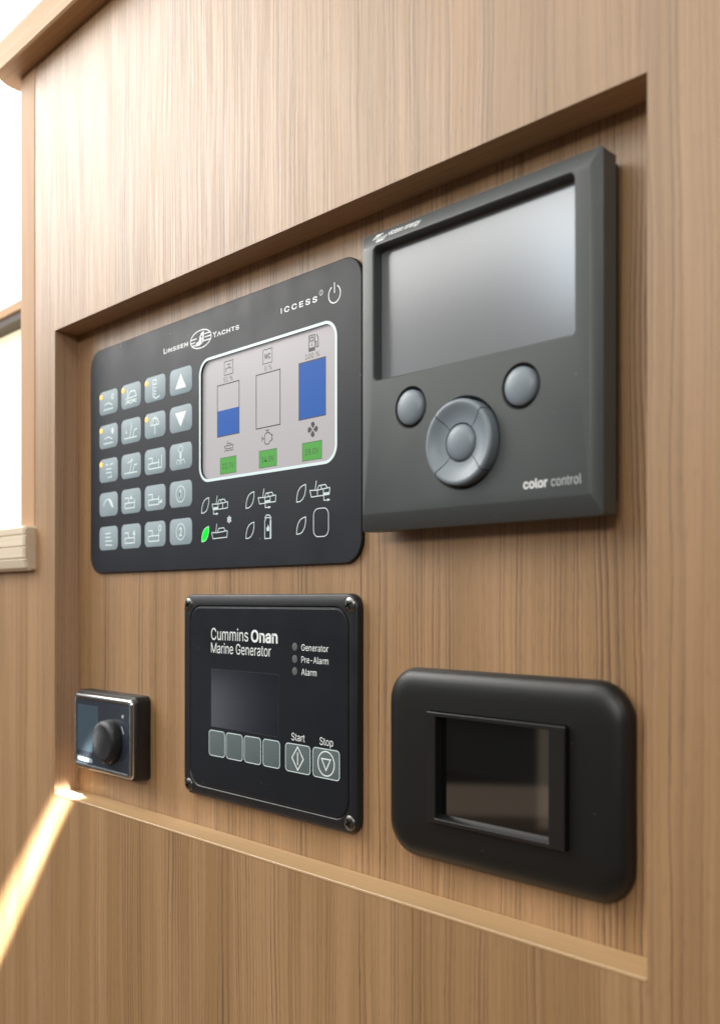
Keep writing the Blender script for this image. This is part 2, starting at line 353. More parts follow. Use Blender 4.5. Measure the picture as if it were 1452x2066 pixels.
# letter outlines (thousandths of an em): advance, points, triangles; [0] regular, [1] bold
GLYPHS = {}
GLYPHS[0] = {'%':(676,'175,283 146,286 121,297 101,314 86,335 78,360 75,388 75,412 78,440 87,464 101,486 121,503 146,513 175,517 206,513 230,503 250,486 264,464 273,440 276,412 276,388 273,360 264,335 250,314 230,297 205,286 175,327 198,332 212,346 221,365 223,388 223,412 221,435 213,454 198,468 175,473 153,468 138,454 130,435 127,412 127,388 130,365 138,346 153,332 501,-10 471,-6 446,5 426,21 412,43 403,68 400,95 400,120 403,147 412,172 427,194 447,210 471,221 501,225 531,221 556,210 576,194 590,172 598,147 601,120 601,95 598,68 589,43 575,21 555,5 531,-6 501,35 523,39 538,53 546,73 549,95 549,120 546,142 538,162 524,176 501,180 479,176 464,162 456,142 453,120 453,95 455,73 464,53 479,39 132,0 482,509 540,509 191,0','12,14,13 11,14,12 11,15,14 88,90,89 88,91,90 10,15,11 10,16,15 9,16,10 9,35,16 35,17,16 9,36,35 34,17,35 9,37,36 33,17,34 8,37,9 33,18,17 8,38,37 32,18,33 7,38,8 32,19,18 7,39,38 31,19,32 6,39,7 6,40,39 30,19,31 30,20,19 5,40,6 5,41,40 29,20,30 29,21,20 5,42,41 28,21,29 4,42,5 28,22,21 4,43,42 27,22,28 3,43,4 27,23,22 3,26,43 26,23,27 3,23,26 2,23,3 2,24,23 1,24,2 1,25,24 0,25,1 56,58,57 55,58,56 55,59,58 54,59,55 54,60,59 53,60,54 53,79,60 79,61,60 53,80,79 78,61,79 53,81,80 77,61,78 52,81,53 77,62,61 52,82,81 76,62,77 51,82,52 76,63,62 51,83,82 75,63,76 50,83,51 50,84,83 74,63,75 74,64,63 49,84,50 49,85,84 73,64,74 73,65,64 72,65,73 49,86,85 48,86,49 72,66,65 48,87,86 71,66,72 47,87,48 71,67,66 47,70,87 70,67,71 47,67,70 47,68,67 46,68,47 45,68,46 45,69,68 44,69,45'),
'-':(453,'337,244 337,188 114,188 114,244','2,0,3 2,1,0'),
'.':(188,'95,-4 78,-1 63,9 53,24 50,41 53,59 63,73 78,83 95,87 113,83 128,73 138,59 141,41 138,24 128,9 113,-1','7,9,8 6,9,7 6,10,9 5,10,6 5,11,10 4,11,5 4,12,11 3,12,4 3,13,12 2,13,3 2,14,13 1,14,2 1,15,14 0,15,1'),
'0':(453,'227,-7 174,1 130,24 95,62 69,113 53,178 48,254 53,330 69,395 95,447 130,484 174,508 227,516 279,508 323,484 358,447 384,395 400,330 405,254 400,178 384,113 359,62 323,24 279,1 227,50 261,56 290,74 313,103 330,144 340,194 344,254 340,314 330,365 313,405 290,435 261,453 227,460 192,453 163,435 140,405 123,365 113,314 109,254 113,194 123,144 140,103 163,74 192,56','11,13,12 10,13,11 10,14,13 9,14,10 9,36,14 36,15,14 9,37,36 35,15,36 9,38,37 34,15,35 8,38,9 34,16,15 8,39,38 33,16,34 8,40,39 32,16,33 7,40,8 32,17,16 7,41,40 31,17,32 6,41,7 31,18,17 6,42,41 30,18,31 5,42,6 5,43,42 29,18,30 29,19,18 5,44,43 28,19,29 4,44,5 28,20,19 4,45,44 27,20,28 3,45,4 27,21,20 3,46,45 26,21,27 3,47,46 25,21,26 2,47,3 25,22,21 2,24,47 24,22,25 2,22,24 1,22,2 1,23,22 1,0,23'),
'1':(453,'76,0 76,55 391,55 391,0 276,509 276,0 212,0 212,448 209,448 86,358 86,427 198,509','10,4,11 10,8,4 8,7,4 7,5,4 10,9,8 6,5,7 0,2,1 0,3,2'),
'2':(453,'64,0 64,47 234,229 261,257 282,282 299,305 311,327 318,348 320,371 317,397 308,419 293,436 273,449 250,457 224,460 196,457 172,447 153,433 139,413 130,390 127,362 66,362 71,405 86,442 111,473 143,496 182,511 225,516 268,511 306,497 337,474 361,445 376,411 381,372 378,345 371,318 357,290 336,259 306,223 267,180 153,60 153,57 389,57 389,0','26,28,27 26,29,28 25,29,26 25,30,29 24,30,25 24,31,30 23,15,24 15,14,24 14,13,24 13,31,24 12,31,13 23,16,15 11,31,12 23,17,16 11,32,31 22,17,23 10,32,11 22,18,17 9,32,10 22,19,18 9,33,32 21,19,22 8,33,9 21,20,19 8,34,33 7,34,8 6,34,7 6,35,34 5,35,6 5,36,35 4,36,5 4,37,36 3,37,4 3,38,37 2,38,3 1,38,2 1,39,38 1,40,39 1,41,40 1,42,41 1,43,42 0,43,1'),
'3':(453,'218,-7 173,-3 133,10 98,30 70,57 52,91 44,132 109,132 115,107 126,87 144,71 165,59 191,52 219,50 248,53 275,61 297,74 315,93 325,116 329,145 326,172 316,196 299,217 275,234 242,244 201,248 157,248 157,299 288,448 288,452 70,452 70,509 372,509 372,461 211,278 211,289 264,288 308,276 344,253 371,222 387,186 393,145 387,103 370,66 344,36 309,12 266,-2','30,32,31 30,33,32 30,29,33 29,28,33 28,34,33 27,35,28 35,34,28 26,35,27 26,36,35 26,37,36 26,38,37 26,25,38 25,24,38 24,39,38 23,39,24 22,39,23 22,40,39 21,40,22 20,40,21 20,41,40 19,41,20 18,41,19 18,42,41 5,7,6 5,8,7 17,42,18 5,9,8 17,43,42 16,43,17 4,9,5 4,10,9 15,43,16 4,11,10 15,44,43 14,44,15 4,12,11 3,12,4 13,44,14 3,13,12 3,44,13 3,45,44 2,45,3 2,46,45 1,46,2 1,0,46'),
'4':(453,'40,105 40,158 247,509 311,509 109,166 109,163 413,163 413,105 282,0 282,121 282,146 282,318 343,318 343,0','1,3,2 1,4,3 10,12,11 10,13,12 1,5,4 1,6,5 1,10,6 10,7,6 0,10,1 0,9,10 13,7,10 0,8,9 8,7,0 8,13,7'),
'5':(453,'221,-7 178,-2 140,11 108,32 83,60 66,93 60,130 122,130 127,108 138,89 154,73 173,60 196,52 221,50 250,53 276,64 298,82 314,104 324,131 328,162 324,193 314,221 297,244 275,262 248,273 218,277 192,275 167,268 145,258 128,246 67,253 96,509 366,509 366,452 151,452 134,301 136,301 155,315 178,325 203,331 229,334 263,330 294,321 321,306 345,285 364,260 379,231 388,199 391,163 385,117 369,76 343,41 309,15 268,-1','30,34,31 34,32,31 34,33,32 30,35,34 39,41,40 38,41,39 38,42,41 37,42,38 37,43,42 36,43,37 36,44,43 30,36,35 30,26,36 26,25,36 25,44,36 25,45,44 24,45,25 30,27,26 23,45,24 30,28,27 22,45,23 22,46,45 30,29,28 21,46,22 21,47,46 20,47,21 20,48,47 19,48,20 19,49,48 18,49,19 17,49,18 5,7,6 5,8,7 17,50,49 5,9,8 16,50,17 4,9,5 4,10,9 15,50,16 15,51,50 4,11,10 14,51,15 4,12,11 3,12,4 13,51,14 3,13,12 3,51,13 3,52,51 2,52,3 2,53,52 1,53,2 1,0,53'),
'6':(453,'226,-7 182,-1 142,15 109,40 84,74 69,115 64,162 68,199 80,239 102,285 137,340 252,509 322,509 151,261 145,261 154,275 165,288 179,299 196,307 214,312 235,314 278,309 316,295 346,271 370,240 384,201 389,157 384,112 368,73 343,39 310,14 271,-2 226,48 254,52 279,63 299,79 314,101 324,128 327,157 324,187 314,213 299,235 279,251 254,262 226,265 198,262 174,252 153,235 138,214 128,188 125,158 128,128 138,102 153,79 174,63 198,52','10,12,11 10,16,12 16,13,12 9,16,10 19,21,20 18,21,19 18,22,21 17,22,18 16,22,17 16,23,22 9,15,16 13,44,16 44,23,16 8,15,9 8,14,15 44,43,23 43,24,23 13,45,44 13,46,45 42,24,43 8,13,14 8,46,13 8,47,46 41,24,42 41,25,24 7,47,8 7,48,47 40,25,41 7,49,48 39,25,40 39,26,25 6,49,7 6,50,49 38,26,39 5,50,6 5,51,50 37,26,38 37,27,26 5,52,51 36,27,37 4,52,5 36,28,27 4,53,52 35,28,36 4,54,53 34,28,35 3,54,4 34,29,28 3,55,54 33,29,34 3,32,55 32,29,33 3,29,32 2,29,3 2,30,29 1,30,2 1,31,30 0,31,1'),
'7':(453,'97,0 323,448 323,452 62,452 62,509 391,509 391,449 165,0','3,5,4 3,2,5 2,6,5 1,6,2 1,7,6 0,7,1'),
'8':(453,'226,-7 178,-2 136,11 101,33 74,62 57,96 52,135 55,166 65,195 81,220 101,241 125,256 153,265 153,267 119,282 93,308 76,342 70,380 75,417 90,450 114,477 146,498 184,511 226,516 269,511 306,498 337,477 361,450 377,417 382,380 376,342 359,308 333,282 300,267 300,265 327,256 351,241 372,220 387,195 397,166 401,135 395,96 378,62 352,33 317,11 275,-2 226,49 258,52 285,60 307,74 323,91 333,113 337,139 333,165 322,189 305,208 283,223 256,232 226,235 196,232 169,223 147,208 130,189 119,165 115,139 119,113 129,91 145,74 167,60 195,52 226,290 252,292 274,300 293,313 307,330 316,351 319,376 316,399 308,420 294,437 275,449 252,457 226,460 200,457 177,449 159,437 145,420 136,399 133,376 136,351 145,330 159,313 178,300 201,292','22,24,23 21,24,22 21,25,24 20,25,21 20,26,25 19,26,20 19,82,26 82,27,26 19,83,82 81,27,82 19,84,83 80,27,81 18,84,19 80,28,27 18,85,84 79,28,80 18,86,85 78,28,79 18,87,86 77,28,78 17,87,18 77,29,28 17,88,87 76,29,77 16,88,17 76,30,29 16,89,88 75,30,76 16,90,89 74,30,75 74,31,30 15,90,16 15,91,90 73,31,74 15,92,91 72,31,73 72,32,31 14,92,15 14,93,92 71,32,72 14,70,93 70,32,71 14,32,70 14,33,32 13,33,14 12,33,13 12,34,33 11,34,12 11,35,34 10,35,11 10,36,35 9,58,10 58,36,10 58,37,36 9,59,58 57,37,58 9,60,59 56,37,57 9,61,60 55,37,56 8,61,9 55,38,37 8,62,61 54,38,55 7,62,8 54,39,38 7,63,62 53,39,54 6,63,7 53,40,39 6,64,63 52,40,53 6,65,64 51,40,52 5,65,6 51,41,40 5,66,65 50,41,51 4,66,5 50,42,41 4,67,66 49,42,50 4,68,67 48,42,49 3,68,4 48,43,42 3,69,68 47,43,48 3,46,69 46,43,47 3,43,46 2,43,3 2,44,43 1,44,2 1,45,44 0,45,1'),
'9':(453,'226,516 271,510 310,494 343,468 368,434 384,393 389,347 385,309 373,270 350,224 315,168 200,0 130,0 301,248 307,248 299,234 287,221 273,210 257,202 238,196 218,195 175,199 137,214 106,237 83,269 68,307 64,352 69,397 85,436 110,469 143,494 182,510 226,460 199,457 174,446 154,429 138,407 129,381 125,352 129,322 138,295 154,274 174,257 199,247 226,243 254,247 279,257 299,273 314,295 324,321 327,350 324,381 314,407 299,429 279,446 254,457','31,1,0 30,1,31 30,2,1 29,2,30 29,3,2 28,33,29 33,32,29 32,3,29 32,55,3 55,4,3 28,34,33 54,4,55 28,35,34 53,4,54 27,35,28 53,5,4 27,36,35 52,5,53 27,37,36 51,5,52 26,37,27 51,6,5 26,38,37 50,6,51 25,38,26 25,39,38 49,6,50 49,7,6 25,40,39 48,7,49 48,8,7 24,40,25 24,41,40 47,8,48 24,42,41 46,8,47 46,14,8 14,9,8 23,42,24 23,43,42 45,13,46 13,14,46 45,17,13 17,12,13 15,9,14 23,44,43 44,17,45 23,17,44 22,17,23 16,9,15 16,10,9 17,10,16 21,17,22 21,18,17 12,10,17 21,19,18 20,19,21 12,11,10'),
'A':(480,'16,0 201,509 276,509 463,0 395,0 287,302 276,334 264,372 250,420 232,478 245,478 228,419 213,371 201,333 191,302 85,0 110,142 110,199 370,199 370,142','0,9,1 9,2,1 9,10,2 10,3,2 0,17,9 17,11,9 11,8,9 11,8,10 8,18,10 18,3,10 7,18,8 17,12,11 6,18,7 17,13,12 5,18,6 17,14,13 17,16,14 16,15,14 4,19,5 19,18,5 0,16,17 16,18,17 16,19,18 19,3,18 0,15,16 4,3,19'),
'C':(510,'267,-7 205,1 150,25 104,63 70,115 48,179 40,254 48,329 70,393 104,445 150,484 205,508 267,516 305,513 340,504 373,490 402,471 427,447 448,418 463,385 473,348 408,348 401,373 389,395 375,413 357,428 337,440 315,449 292,454 267,456 223,450 184,432 150,403 125,364 109,314 103,254 109,194 125,145 151,105 184,76 223,59 267,53 292,55 315,60 337,69 357,81 375,96 389,114 401,136 408,160 473,160 463,124 448,91 428,62 402,38 373,19 341,5 305,-4','11,13,12 11,14,13 10,14,11 10,15,14 10,16,15 9,16,10 9,29,16 29,17,16 9,30,29 28,17,29 27,17,28 9,31,30 26,17,27 26,18,17 8,31,9 25,18,26 8,32,31 24,18,25 24,19,18 23,19,24 8,33,32 22,19,23 7,33,8 22,20,19 21,20,22 7,34,33 6,34,7 6,35,34 5,35,6 5,36,35 5,37,36 4,37,5 48,50,49 48,51,50 4,38,37 47,51,48 47,52,51 3,38,4 46,52,47 3,39,38 45,52,46 45,53,52 44,53,45 3,40,39 43,53,44 2,40,3 43,54,53 42,54,43 2,41,40 41,54,42 2,54,41 2,55,54 1,55,2 1,56,55 1,57,56 0,57,1'),
'G':(520,'269,-7 205,1 149,25 104,64 69,116 47,179 40,254 47,329 69,393 103,445 149,484 203,508 265,516 304,513 340,504 374,489 403,469 429,445 449,416 465,384 474,349 408,349 399,372 387,393 373,411 356,427 337,439 315,448 291,454 265,456 222,450 183,432 150,404 125,364 109,314 103,254 109,194 125,145 151,105 184,76 224,59 269,53 309,57 345,71 374,93 396,123 410,160 415,202 434,199 283,199 283,256 478,256 478,200 471,141 451,91 419,50 377,19 326,0','11,13,12 11,14,13 10,14,11 10,15,14 10,16,15 9,16,10 9,29,16 29,17,16 9,30,29 28,17,29 27,17,28 9,31,30 26,17,27 8,31,9 26,18,17 25,18,26 8,32,31 24,18,25 24,19,18 23,19,24 8,33,32 7,33,8 22,19,23 22,20,19 21,20,22 7,34,33 6,34,7 6,35,34 49,51,50 49,47,51 47,52,51 5,35,6 5,36,35 49,46,47 48,52,47 48,53,52 46,48,49 46,53,48 5,37,36 4,37,5 45,53,46 4,38,37 45,54,53 44,54,45 3,38,4 3,39,38 43,54,44 43,55,54 3,40,39 42,55,43 2,40,3 2,41,40 41,55,42 2,55,41 2,56,55 1,56,2 1,57,56 0,57,1'),
'M':(650,'50,0 103,0 103,400 300,0 350,0 547,400 547,0 600,0 600,509 530,509 325,95 120,509 50,509','0,1,2,3,4,5,6,7,8,9,10,11,12'),
'P':(445,'60,0 60,509 235,509 289,503 332,487 366,462 390,430 404,391 409,348 404,304 390,265 366,233 332,207 289,191 235,186 109,186 109,242 233,242 269,246 297,256 318,272 333,294 342,319 344,348 342,376 333,402 318,423 297,439 268,449 232,452 125,452 125,0','0,30,1 30,2,1 30,3,2 30,4,3 30,5,4 30,29,5 29,28,5 28,6,5 0,16,30 16,31,30 27,6,28 26,6,27 26,7,6 25,7,26 24,7,25 24,8,7 23,8,24 22,8,23 22,9,8 21,9,22 21,10,9 20,10,21 19,10,20 19,11,10 18,11,19 17,11,18 0,15,16 31,17,16 31,14,17 14,11,17 14,12,11 14,13,12 0,14,15 0,31,14'),
'S':(447,'224,-9 172,-4 128,9 91,31 64,60 46,96 38,137 104,137 110,110 123,88 142,71 166,59 194,52 224,49 257,52 286,60 311,74 329,92 341,114 346,139 342,161 332,179 316,193 296,205 272,214 245,222 184,239 128,260 86,289 60,326 52,372 58,413 75,448 102,476 138,498 180,511 227,516 275,511 316,498 351,476 377,449 394,415 401,378 337,378 326,412 302,437 267,453 225,459 194,456 167,448 145,435 129,418 118,398 115,376 119,352 131,334 148,319 169,308 191,300 212,293 264,279 287,272 312,264 336,252 359,238 379,220 395,198 405,171 408,139 403,99 386,64 360,34 323,11 278,-4','35,37,36 34,37,35 34,38,37 33,38,34 33,39,38 33,40,39 32,47,33 47,40,33 32,48,47 46,40,47 32,49,48 45,40,46 45,41,40 31,49,32 31,50,49 44,41,45 31,51,50 31,52,51 44,42,41 30,52,31 43,42,44 30,53,52 30,54,53 29,54,30 29,55,54 29,56,55 28,56,29 28,57,56 28,58,57 28,59,58 28,60,59 27,60,28 27,61,60 27,62,61 27,63,62 26,63,27 26,64,63 25,64,26 25,65,64 24,65,25 24,66,65 23,66,24 22,66,23 22,67,66 21,67,22 20,67,21 20,68,67 19,68,20 18,68,19 18,69,68 5,7,6 5,8,7 17,69,18 5,9,8 17,70,69 4,9,5 16,70,17 4,10,9 15,70,16 4,11,10 15,71,70 14,71,15 3,11,4 3,12,11 13,71,14 3,13,12 3,71,13 3,72,71 2,72,3 2,73,72 1,73,2 1,0,73'),
'V':(480,'204,0 16,509 84,509 192,206 203,176 215,137 230,89 248,31 235,31 252,90 267,138 279,176 290,206 395,509 463,509 278,0','0,2,1 0,3,2 12,14,13 12,15,14 0,4,3 11,15,12 10,15,11 0,5,4 9,15,10 0,6,5 8,7,9 7,15,9 0,7,6 0,15,7'),
'W':(686,'155,0 16,509 82,509 163,196 170,171 175,145 181,120 187,94 192,67 197,40 189,40 194,67 200,94 205,120 211,145 218,171 224,196 306,509 380,509 462,196 468,171 474,145 480,120 486,94 492,67 497,40 488,40 493,67 499,94 504,120 510,145 517,171 523,196 603,509 670,509 530,0 455,0 368,323 359,356 351,391 344,431 336,475 350,475 342,433 335,395 327,359 318,323 230,0','0,2,1 0,3,2 16,41,17 41,18,17 41,42,18 42,19,18 32,34,33 32,35,34 16,43,41 43,40,41 43,40,42 40,19,42 16,44,43 39,19,40 16,45,44 38,19,39 16,46,45 37,19,38 16,47,46 36,19,37 0,4,3 15,47,16 36,20,19 31,35,32 0,5,4 14,47,15 36,21,20 30,35,31 0,6,5 13,47,14 36,22,21 29,35,30 0,7,6 12,47,13 36,23,22 28,35,29 0,8,7 11,47,12 36,24,23 27,35,28 0,10,8 10,9,8 10,47,11 36,26,24 26,25,24 26,35,27 0,47,10 36,35,26'),
'a':(389,'160,-9 126,-5 94,5 68,22 48,45 35,73 30,108 34,138 43,161 58,179 78,193 100,203 125,211 152,216 178,220 209,224 234,227 252,230 265,235 273,243 276,255 276,257 273,279 267,297 256,311 240,322 220,329 196,331 171,329 149,322 132,313 118,301 107,288 100,274 41,291 57,322 79,346 104,364 133,375 163,382 194,384 215,383 239,379 263,372 286,360 306,343 322,320 333,290 337,251 337,0 277,0 277,52 272,52 264,38 252,25 236,12 215,1 190,-6 170,45 202,49 228,59 248,74 263,93 272,115 276,138 276,190 270,186 259,182 246,179 231,176 216,173 200,171 186,169 175,168 154,164 134,159 117,150 103,139 95,124 92,105 94,87 102,72 114,61 130,52 149,47','39,41,40 39,42,41 38,42,39 38,43,42 37,43,38 37,44,43 36,44,37 36,45,44 35,45,36 35,27,45 27,46,45 35,28,27 26,46,27 35,29,28 25,46,26 35,30,29 34,30,35 24,46,25 24,47,46 34,31,30 23,47,24 34,32,31 22,47,23 33,32,34 22,48,47 21,48,22 20,48,21 19,48,20 19,49,48 18,49,19 17,65,18 65,49,18 16,65,17 15,65,16 14,65,15 13,65,14 12,65,13 11,65,12 10,65,11 9,65,10 9,66,65 64,49,65 9,67,66 9,68,67 8,68,9 8,69,68 8,70,69 8,71,70 8,72,71 8,73,72 8,74,73 8,75,74 7,75,8 7,76,75 7,77,76 7,78,77 63,49,64 6,78,7 6,79,78 62,49,63 5,79,6 5,80,79 61,51,62 51,49,62 5,81,80 60,51,61 4,81,5 4,82,81 4,83,82 59,52,60 52,51,60 4,84,83 59,53,52 50,49,51 58,53,59 4,58,84 4,53,58 3,53,4 3,54,53 3,55,54 2,55,3 2,56,55 1,56,2 1,57,56 0,57,1'),
'c':(396,'207,-8 159,-2 117,16 82,46 56,85 40,133 34,187 40,243 56,291 82,330 117,360 159,378 207,384 234,383 260,377 284,368 305,356 324,341 340,322 353,301 362,277 303,262 298,276 290,289 281,301 270,311 257,319 242,325 226,329 207,330 173,325 145,310 124,287 108,258 99,224 96,187 99,151 108,117 124,89 145,66 173,51 207,46 226,48 243,52 258,58 271,66 282,76 292,89 299,102 304,117 363,102 354,78 341,56 325,37 306,21 285,9 261,-1 235,-6','11,13,12 11,14,13 10,14,11 10,15,14 10,16,15 9,16,10 9,17,16 9,29,17 29,18,17 8,30,9 30,29,9 28,18,29 27,18,28 8,31,30 26,18,27 26,19,18 25,19,26 24,19,25 8,32,31 23,19,24 23,20,19 7,32,8 22,20,23 7,33,32 22,21,20 7,34,33 6,34,7 6,35,34 5,35,6 5,36,35 5,37,36 4,37,5 4,38,37 48,50,49 48,51,50 47,51,48 46,51,47 4,39,38 3,39,4 46,52,51 45,52,46 44,52,45 3,40,39 43,52,44 43,53,52 42,53,43 3,41,40 41,53,42 3,53,41 2,53,3 2,54,53 2,55,54 1,55,2 1,56,55 1,57,56 0,57,1'),
'e':(404,'212,-8 161,-2 117,16 82,46 56,85 40,132 34,187 39,242 55,290 81,329 115,359 157,378 205,384 236,382 266,374 294,361 319,341 341,315 357,282 368,242 371,194 371,169 75,169 75,221 338,221 310,202 307,237 298,269 283,294 263,314 237,326 205,330 173,326 146,313 125,294 109,270 99,241 96,211 96,178 100,139 110,106 128,80 151,61 179,50 212,46 234,48 254,53 271,61 285,73 297,88 306,105 365,91 353,63 335,39 311,19 283,4 249,-5','11,13,12 11,14,13 10,14,11 10,15,14 10,16,15 9,16,10 9,31,16 31,17,16 9,32,31 30,17,31 8,32,9 29,17,30 8,33,32 29,18,17 28,18,29 8,34,33 27,18,28 8,35,34 7,35,8 27,19,18 7,36,35 26,19,27 26,24,19 24,20,19 6,23,7 23,36,7 23,37,36 25,24,26 6,22,23 37,24,23 37,20,24 38,20,37 38,21,20 5,22,6 39,21,38 5,21,22 5,39,21 5,40,39 4,40,5 4,41,40 49,51,50 49,52,51 48,52,49 3,41,4 3,42,41 47,52,48 47,53,52 3,43,42 46,53,47 45,53,46 3,44,43 44,53,45 3,53,44 2,53,3 2,54,53 2,55,54 1,55,2 1,56,55 0,56,1'),
'i':(167,'84,443 67,446 54,455 44,468 41,483 44,499 54,512 67,521 84,524 100,521 114,512 123,499 126,483 123,468 114,455 100,446 53,0 53,379 114,379 114,0','16,18,17 16,19,18 7,9,8 6,9,7 6,10,9 5,10,6 5,11,10 4,11,5 4,12,11 3,12,4 3,13,12 2,13,3 2,14,13 1,14,2 1,15,14 0,15,1'),
'l':(189,'139,-2 101,3 74,20 58,47 53,84 53,509 114,509 114,99 115,77 120,62 130,54 146,52 154,52 160,53 165,53 170,54 181,3 172,1 162,-1 151,-2','4,6,5 4,7,6 4,8,7 3,8,4 3,9,8 3,10,9 3,11,10 14,16,15 13,16,14 12,16,13 11,16,12 3,16,11 2,16,3 1,16,2 0,16,1 0,17,16 0,18,17 0,19,18'),
'm':(610,'53,0 53,379 112,379 112,295 108,295 118,323 132,346 151,363 172,376 195,384 219,386 257,380 287,361 309,331 321,295 312,295 322,321 337,343 357,361 381,375 407,383 437,386 468,383 497,372 522,354 541,328 553,296 557,255 557,0 496,0 496,254 490,289 473,313 447,326 419,330 395,328 374,320 358,307 345,290 338,270 335,247 335,0 274,0 274,260 269,288 253,311 229,326 199,330 178,328 158,320 140,307 126,289 117,266 114,238 114,0','9,11,10 20,22,21 8,11,9 19,22,20 19,23,22 8,12,11 0,2,1 0,4,2 4,3,2 7,12,8 18,23,19 18,24,23 6,12,7 17,24,18 6,13,12 17,25,24 5,47,6 47,13,6 16,34,17 34,25,17 47,46,13 46,14,13 5,48,47 16,35,34 33,25,34 33,26,25 5,49,48 16,36,35 32,26,33 45,14,46 4,49,5 15,36,16 4,50,49 15,37,36 31,26,32 44,15,45 15,14,45 4,51,50 15,38,37 31,27,26 0,52,4 52,51,4 44,38,15 44,39,38 30,27,31 43,39,44 43,40,39 0,53,52 42,40,43 30,28,27 29,28,30 42,41,40 0,54,53'),
'n':(410,'114,227 114,0 53,0 53,379 112,379 112,287 102,287 124,332 152,362 187,379 227,384 264,380 295,369 321,349 341,321 353,285 357,240 357,0 296,0 296,235 290,275 273,304 246,323 210,329 184,326 161,317 141,303 126,283 117,257','9,11,10 9,12,11 2,4,3 2,6,4 6,5,4 8,12,9 8,13,12 7,13,8 7,23,13 23,14,13 6,25,7 25,24,7 24,23,7 22,14,23 21,14,22 21,15,14 6,26,25 20,15,21 6,27,26 2,28,6 28,27,6 20,16,15 19,16,20 2,0,28 19,17,16 18,17,19 2,1,0'),
'o':(415,'207,-8 159,-2 117,16 82,46 56,85 40,133 34,187 40,243 56,291 82,330 117,360 159,378 207,384 256,378 299,360 333,330 359,291 376,243 381,187 376,133 359,85 333,46 299,16 256,-2 207,46 242,51 270,66 292,89 307,117 316,151 319,187 316,224 307,258 292,287 270,310 242,325 207,330 173,325 145,310 124,287 108,258 99,224 96,187 99,151 108,117 124,89 145,66 173,51','11,13,12 10,13,11 10,14,13 9,14,10 9,15,14 8,37,9 37,36,9 36,15,9 36,35,15 35,16,15 8,38,37 34,16,35 8,39,38 33,16,34 7,39,8 33,17,16 7,40,39 32,17,33 7,41,40 31,17,32 6,41,7 31,18,17 6,42,41 30,18,31 5,42,6 5,43,42 29,18,30 29,19,18 5,44,43 28,19,29 28,20,19 4,44,5 4,45,44 27,20,28 4,46,45 26,20,27 3,46,4 26,21,20 3,47,46 25,21,26 3,24,47 24,21,25 3,21,24 2,21,3 2,22,21 1,22,2 1,23,22 0,23,1'),
'p':(424,'53,-143 53,379 112,379 112,319 118,319 126,331 137,346 152,360 171,373 197,381 229,384 274,378 313,361 345,332 370,293 385,245 390,189 385,133 370,84 346,45 313,16 274,-2 229,-8 198,-5 173,4 153,17 138,31 127,46 118,59 114,59 114,-143 220,47 253,51 279,66 301,88 316,117 325,151 328,189 325,227 316,261 301,290 280,311 253,325 220,330 188,325 161,312 140,291 125,263 116,229 113,189 116,150 125,115 140,86 162,65 188,51','9,11,10 8,11,9 0,2,1 0,3,2 8,12,11 7,12,8 7,13,12 6,13,7 5,13,6 5,43,13 43,42,13 42,14,13 4,43,5 4,44,43 4,45,44 41,14,42 0,4,3 0,48,4 48,47,4 47,46,4 46,45,4 40,14,41 40,15,14 39,15,40 38,15,39 38,16,15 0,49,48 37,16,38 0,50,49 36,16,37 36,17,16 35,17,36 0,51,50 35,18,17 34,18,35 0,29,51 29,52,51 33,18,34 29,53,52 33,19,18 32,19,33 29,28,53 28,54,53 0,30,29 27,54,28 31,19,32 27,31,54 27,19,31 26,19,27 26,20,19 25,20,26 24,20,25 24,21,20 23,21,24 23,22,21'),
'r':(259,'53,0 53,379 112,379 112,321 115,321 130,347 152,367 181,380 213,385 221,385 229,384 237,384 243,384 243,322 239,323 230,324 219,325 207,326 182,323 159,315 140,301 126,284 117,262 114,237 114,0','7,9,8 7,10,9 7,11,10 7,12,11 7,13,12 6,13,7 0,2,1 0,3,2 5,13,6 4,17,5 17,16,5 16,15,5 15,14,5 14,13,5 4,18,17 4,19,18 0,4,3 0,22,4 22,21,4 21,20,4 20,19,4 0,23,22 0,24,23'),
's':(365,'182,-8 145,-5 112,3 84,18 62,38 45,63 36,94 94,107 105,79 124,60 150,49 181,45 217,50 244,62 262,81 268,103 265,121 254,136 237,147 212,155 149,170 104,186 72,208 53,237 47,274 51,305 65,332 87,354 115,370 149,381 187,384 223,381 254,372 279,358 299,339 314,316 324,290 268,277 258,298 243,316 219,328 187,333 156,329 131,317 114,299 109,277 112,258 124,243 144,232 172,223 229,209 275,194 306,171 325,142 331,107 326,75 312,47 290,24 260,6 223,-5','29,31,30 29,32,31 28,32,29 28,33,32 27,33,28 27,34,33 26,34,27 26,41,34 41,35,34 26,42,41 40,35,41 25,42,26 25,43,42 39,35,40 25,44,43 39,36,35 38,36,39 24,44,25 24,45,44 37,36,38 24,46,45 23,46,24 23,47,46 23,48,47 22,48,23 22,49,48 22,50,49 22,51,50 21,51,22 21,52,51 20,52,21 20,53,52 19,53,20 18,53,19 17,53,18 17,54,53 16,54,17 15,54,16 6,8,7 15,55,54 14,55,15 5,8,6 13,55,14 5,9,8 13,56,55 4,9,5 12,56,13 4,10,9 11,56,12 4,11,10 11,57,56 4,57,11 3,57,4 3,58,57 2,58,3 2,59,58 1,59,2 1,0,59'),
't':(227,'204,379 204,327 6,327 6,379 65,471 126,471 126,98 128,76 136,61 150,53 170,50 177,50 185,51 194,52 202,54 213,2 203,-1 192,-3 180,-4 168,-4 125,2 92,21 72,52 65,93','23,5,4 23,6,5 2,0,3 2,1,0 23,7,6 22,7,23 22,8,7 22,9,8 13,15,14 22,10,9 12,15,13 21,10,22 11,15,12 10,15,11 21,15,10 20,15,21 19,15,20 19,16,15 19,17,16 19,18,17'),
